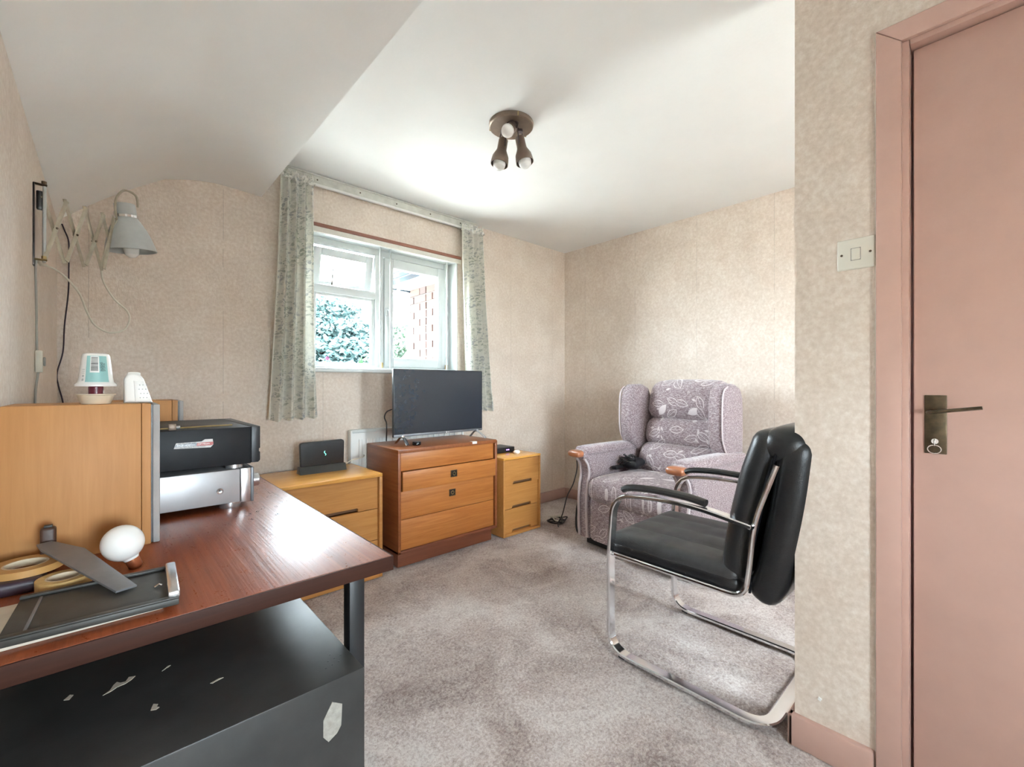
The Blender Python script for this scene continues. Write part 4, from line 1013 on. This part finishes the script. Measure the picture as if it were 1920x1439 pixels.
# lattice
n = 3; zc0, zc1 = 1.572, 1.592; hh = .100
tot = (S1 - S0).length; step = tot / (n + .62)
def at(s, z): return S0 + sdir * s + Vector((0, 0, z))
def bar(p, q, off):
    b = bm_(); o_ = nside * off
    sweep(b, [p + o_, q + o_], .0014, .0075, seg=8, up=(q - p).cross(nside)); obj('lattice_bar', b, 'lampbeige', lp)
for k in range(n + 1):
    s0 = k * step; zc = zc0 + (zc1 - zc0) * k / n
    if k < n:
        bar(at(s0, zc - hh), at(s0 + step, zc + hh), -.0035); bar(at(s0, zc + hh if k else zc + hh * .85), at(s0 + step, zc - hh), .0035)
    else:
        bar(at(s0, zc - hh), at(s0 + step * .62, zc + hh), -.0035)
        bar(at(s0, zc + hh), at(s0 + step * .5, zc + .0), .0035)
for k in range(n):
    for zz in (0,):
        b = bm_(); lathe(b, [(0, -.007), (.0035, -.007), (.0035, .007), (0, .007)], mx=Matrix.Translation(at(k * step + step / 2, zc0 + .003 * k)) @ nside.to_track_quat('Z', 'Y').to_matrix().to_4x4(), seg=8); obj('rivet', b, 'plate', lp)
SC = Vector((.070, 2.2, 1.585)); SM = Matrix.Translation(SC) @ Matrix.Rotation(R(-7), 4, 'Y') @ Matrix.Rotation(R(4), 4, 'X') @ Matrix.Diagonal((.80, .80, 1, 1))
b = bm_(); lathe(b, [(.094, 0), (.096, .001), (.090, .024), (.080, .052), (.066, .082), (.050, .108), (.042, .118), (.042, .120), (.0405, .118), (.049, .106), (.065, .080), (.079, .050), (.089, .022), (.0945, .001), (.094, 0)], mx=SM, seg=48); sh = obj('shade', b, 'lampgrey', lp, sharp=50)
b = bm_(); lathe(b, [(.0415, .118), (.043, .120), (.043, .128), (.040, .130), (.040, .168), (.038, .171), (0, .172)], mx=SM, seg=40); obj('lamp_neck', b, 'lampgrey', sh)
b = bm_(); lathe(b, [(.0435, .119), (.0450, .120), (.0450, .129), (.0435, .130)], mx=SM, seg=40); cl_ = obj('chrome_band', b, 'chrome', sh)
b = bm_(); lathe(b, [(.013, .06), (.018, .045), (.028, .025), (.031, .008), (.026, -.012), (.012, -.022), (0, -.024)], mx=SM, seg=28); obj('bulb', b, 'opal', sh)
CP = Vector((.024, 2.168, 1.702))
b = bm_(); sweep(b, [CP, SM @ Vector((-.044, 0, .124))], .006, .005); lathe(b, [(0, -.012), (.006, -.012), (.006, .012), (0, .012)], tuple(CP), 12); obj('clamp', b, 'chrome', lp)
b = bm_(); sweep(b, smooth([CP + Vector((.006, 0, -.03)), CP + Vector((.0, -.008, .02)), (.028, 2.16, 1.765), (.05, 2.17, 1.80), (.082, 2.19, 1.795), (.088, 2.195, 1.755)]), .0038, seg=8); obj('loop_cord', b, 'lampbeige', lp)
def wp(u, v, y):                       # a point of the lamp's cord read off the photograph at depth y
    a = (u - 960) / 830; s, c = math.sin(R(42.5)), math.cos(R(42.5)); t = y / (c - s * a)
    return Vector(((s + c * a) * t, y, CAMH + (723 - v) / 830 * t))
pts = [CP + Vector((.006, -.006, -.02)), wp(207, 440, 2.16), wp(194, 480, 2.15), wp(190, 508, 2.15), wp(196, 533, 2.15), wp(215, 562, 2.15), wp(238, 583, 2.15), wp(243, 600, 2.14), wp(232, 619, 2.13), wp(205, 624, 2.12), wp(178, 610, 2.11), wp(163, 585, 2.09), wp(150, 553, 2.07), wp(130, 527, 2.05), wp(108, 508, 2.03), wp(86, 498, 2.01)]
b = bm_(); sweep(b, smooth(pts, 5), .0030, seg=8); obj('hanging_cord', b, 'cordcream', lp)
b = bm_(); sweep(b, [wp(86, 498, 2.01), wp(78, 497, 2.0), (XL + .008, 1.985, 1.466)], .006, .005); obj('cord_clip', b, 'cordcream', lp)
pts = [(XL + .006, 1.985, 1.466), (XL + .004, 1.975, 1.44), (XL + .004, 1.985, 1.38), (XL + .004, 2.0, 1.29), (XL + .004, 2.01, 1.20), (XL + .006, 2.0, 1.185)]
b = bm_(); sweep(b, smooth(pts), .0030, seg=8); obj('wall_cord', b, 'cordgrey', lp)
b = bm_(); box(b, XL + .001, XL + .018, 1.99, 2.008, 1.120, 1.188, .003); sw = obj('inline_switch', b, 'cordcream', lp)
b = bm_(); box(b, XL + .018, XL + .024, 1.994, 2.004, 1.140, 1.168, .003); obj('switch_slider', b, 'cordgrey', sw)
b = bm_(); sweep(b, smooth([(XL + .008, 1.998, 1.12), (XL + .004, 1.985, 1.07), (XL + .004, 1.96, 1.0), (XL + .004, 1.95, .85), (XL + .004, 1.95, .73)]), .0030, seg=8); obj('wall_cord', b, 'cordgrey', lp)
# dark cable in the corner of the back wall
def wb_(u, v): p = wp(u, v, 2.832); return p
b = bm_(); sweep(b, smooth([wb_(116, 420), wb_(121, 432), wb_(129, 455), wb_(129, 500), wb_(128, 550), wb_(121, 610), wb_(118, 660), wb_(107, 700), wb_(110, 725), wb_(118, 755), wb_(122, 800), wb_(120, 880)]), .0030, seg=6)
tag(obj('wall_cable', b, 'purpledark'), 'dark cable hanging down the back wall corner behind the speaker', 'cable', tuple(wb_(120, 880)))

# ------------------------------------------------------------------ outside the window
b = bm_(); box(b, -60, 60, -60, 60, -2.9, -2.7); g = struct('ground', b, 'pale_ground')
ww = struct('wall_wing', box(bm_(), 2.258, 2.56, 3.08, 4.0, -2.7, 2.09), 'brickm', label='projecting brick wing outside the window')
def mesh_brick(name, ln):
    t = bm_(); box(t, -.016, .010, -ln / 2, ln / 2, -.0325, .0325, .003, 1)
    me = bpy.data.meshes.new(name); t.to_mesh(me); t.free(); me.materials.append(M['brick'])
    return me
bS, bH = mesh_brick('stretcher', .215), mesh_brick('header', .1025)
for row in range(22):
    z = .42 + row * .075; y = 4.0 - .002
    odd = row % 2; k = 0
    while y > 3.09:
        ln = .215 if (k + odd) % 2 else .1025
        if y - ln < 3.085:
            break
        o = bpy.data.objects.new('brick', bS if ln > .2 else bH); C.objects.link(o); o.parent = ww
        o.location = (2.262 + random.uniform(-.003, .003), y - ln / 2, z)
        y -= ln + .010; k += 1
b = bm_(); box(b, 2.10, 2.62, 3.08, 4.35, 2.072, 2.092, .002); obj('soffit_board', b, 'fascia', ww)
b = bm_(); box(b, 2.076, 2.10, 3.08, 4.36, 2.06, 2.15, .002); obj('fascia_board', b, 'fascia', ww)
b = bm_(); box(b, 1.66, 2.075, 3.09, 4.36, 2.060, 2.085, .003); rf = obj('eaves_panel', b, 'gutter', ww)
for x in (1.76, 1.86, 1.96):
    b = bm_(); box(b, x - .012, x + .012, 3.09, 4.36, 2.050, 2.060, .002); obj('eaves_rib', b, 'gutter', rf)
b = bm_(); prism(b, [(2.10, 1.26), (2.26, 1.44), (2.26, 1.20), (2.05, 1.18)], 'Y', 4.0, 4.03, .003); obj('flashing_board', b, 'fascia', ww)
sl = thing('security_light', 'white security floodlight on a bracket at the brick wing corner', 'security light', (2.2, 3.96, 1.85))
b = bm_(); sweep(b, [(2.25, 3.97, 2.02), (1.98, 3.97, 2.02)], .012, .012, seg=8); obj('bracket_bar', b, 'gutter', sl)
b = bm_(); sweep(b, [(2.13, 3.96, 2.05), (2.10, 3.95, 1.99), (2.085, 3.94, 1.95)], .016, .016, seg=8); obj('knuckle_joint', b, 'fascia', sl)
b = bm_(); cushion(b, (0, 0, 0), (.085, .10, .17), .03, (0, 0, 0), 8, Matrix.Translation((2.045, 3.93, 1.875)) @ Matrix.Rotation(R(22), 4, 'Y')); obj('lamp_head', b, 'fascia', sl)
def tree(name, label, base, blobs, trunk_h, leaf, n, ls, seed, flat=1.0):
    rnd = np.random.default_rng(seed); t = thing(name, label, 'tree', base)
    bx, by, bz = base
    b = bm_(); sweep(b, smooth([(bx, by, bz), (bx + .05, by, bz + trunk_h * .5), (bx - .03, by + .04, bz + trunk_h)]), .16, seg=10); tk = obj('trunk', b, 'bark', t)
    for (cx, cy, cz, r_, h_) in blobs:
        b = bm_(); sweep(b, smooth([(bx, by, bz + trunk_h * .55), ((bx + cx) / 2, (by + cy) / 2, (bz + trunk_h * .7 + cz) / 2), (cx, cy, cz)]), .045, seg=6); obj('branch', b, 'bark', t)
    tot = sum(q[3] ** 2 * q[4] for q in blobs); V = []
    for (cx, cy, cz, r_, h_) in blobs:
        m_ = int(n * r_ ** 2 * h_ / tot)
        d = rnd.normal(size=(m_, 3)); d /= np.linalg.norm(d, axis=1)[:, None]; d *= (rnd.uniform(.25, 1, (m_, 1)) ** .5)
        c = np.array([cx, cy, cz]) + d * np.array([r_, r_, h_])
        a = rnd.normal(size=(m_, 3)); a[:, 2] *= flat; a /= np.linalg.norm(a, axis=1)[:, None]
        e = np.cross(a, rnd.normal(size=(m_, 3))); e /= np.linalg.norm(e, axis=1)[:, None]
        s = ls * rnd.uniform(.6, 1.3, (m_, 1))
        V.append(np.stack([c - a * s, c + e * s * .45, c + a * s, c - e * s * .45], 1))
    V = np.concatenate(V).reshape(-1, 3) - np.array(base)
    me = bpy.data.meshes.new('foliage'); me.from_pydata(V.tolist(), [], np.arange(len(V)).reshape(-1, 4).tolist())
    me.materials.append(M[leaf]); o = bpy.data.objects.new('foliage', me); C.objects.link(o); o.parent = t; o['kind'] = 'stuff'
K = 1.25
tree('cedar_tree', 'tall blue green cedar tree filling the left window pane', (4.6, 13.0, -2.7),
     [(x * K, y * K, 1.08 + (z - 1.08) * K, r * K, h * K) for x, y, z, r, h in
      [(2.9, 10.4, 3.25, .9, .30), (3.3, 10.3, 2.75, 1.2, .30), (3.5, 10.2, 2.3, 1.35, .30), (4.2, 10.4, 2.25, 1.0, .26), (3.7, 10.1, 1.85, 1.7, .32), (4.6, 10.2, 1.7, 1.1, .28), (3.6, 10.0, 1.3, 1.9, .42), (4.9, 10.0, 1.15, 1.1, .35), (3.2, 10.2, .7, 1.9, .6), (4.6, 9.9, .5, 1.5, .6)]], 5.8, 'leaf1', 52000, .085, 1, .5)
tree('garden_tree', 'rounded green garden tree beside the brick wing', (3.75, 6.6, -2.7),
     [(3.75, 6.6, 1.75, .50, .45), (3.45, 6.5, 1.35, .55, .5), (4.0, 6.6, 1.25, .6, .5), (3.6, 6.4, .85, .75, .6)], 3.6, 'leaf2', 12000, .042, 2)

b = bm_(); box(b, .93, 2.02, 3.01, 3.14, 1.150, 1.176, .004); obj('outer_sill', b, 'fascia', w1)
M['petalpink'] = plain('pink_petal', (.10, .012, .055), .6); M['petalyellow'] = plain('yellow_petal', (.10, .075, .008), .6)
M['stemgreen'] = plain('fresh_green_leaf', (.006, .060, .006), .6); M['cyanpot'] = plain('turquoise_glazed_pot', (.02, .075, .085), .4); M['greypot'] = plain('blue_grey_pot', (.020, .032, .042), .5)
def bloom(t, c, r_, mat, n_=6):
    b = bm_()
    for k in range(n_):
        a = 2 * math.pi * k / n_
        cushion(b, (c[0] + r_ * .6 * math.cos(a), c[1], c[2] + r_ * .6 * math.sin(a)), (r_ * .9, r_ * .35, r_ * .9), r_ * .17, (0, 0, 0), 3)
    o = obj('bloom', b, mat, t); o['kind'] = 'stuff'
fp_ = thing('flower_pot', 'small pot of pink and yellow flowers on the outer sill', 'flower pot', (1.14, 3.075, 1.176))
b = bm_(); lathe(b, [(0, 0), (.020, 0), (.028, .030), (.026, .030), (.020, .004), (0, .004)], (1.14, 3.075, 1.176), 18); obj('pot', b, 'greypot', fp_)
b = bm_()
for x, z in ((1.109, 1.262), (1.094, 1.228), (1.175, 1.222), (1.13, 1.24)):
    sweep(b, smooth([(1.14, 3.075, 1.20), ((x + 1.14) / 2, 3.075, (z + 1.21) / 2), (x, 3.075, z)]), .0022, seg=5)
o = obj('stems', b, 'stemgreen', fp_); o['kind'] = 'stuff'
bloom(fp_, (1.109, 3.072, 1.264), .013, 'petalpink'); bloom(fp_, (1.094, 3.072, 1.232), .012, 'petalyellow'); bloom(fp_, (1.177, 3.072, 1.224), .012, 'petalyellow')
fq = thing('green_plant', 'bright green leaf plant in a turquoise pot on the outer sill', 'plant', (1.345, 3.075, 1.176))
b = bm_(); lathe(b, [(0, 0), (.019, 0), (.026, .032), (.024, .032), (.018, .004), (0, .004)], (1.345, 3.075, 1.176), 18); obj('pot', b, 'cyanpot', fq)
for k, (dx, dz, w_) in enumerate(((-.010, .085, .011), (.006, .095, .012), (.014, .075, .010))):
    b = bm_(); prism(b, [(1.345 + dx - w_ * .3, 1.20), (1.345 + dx + w_ * .3, 1.20), (1.345 + dx + w_, 1.176 + dz * .7), (1.345 + dx, 1.176 + dz + .02), (1.345 + dx - w_, 1.176 + dz * .7)], 'Y', 3.070 + k * .004, 3.0725 + k * .004); obj('leaf', b, 'stemgreen', fq)
bloom(fq, (1.350, 3.066, 1.222), .011, 'petalyellow')
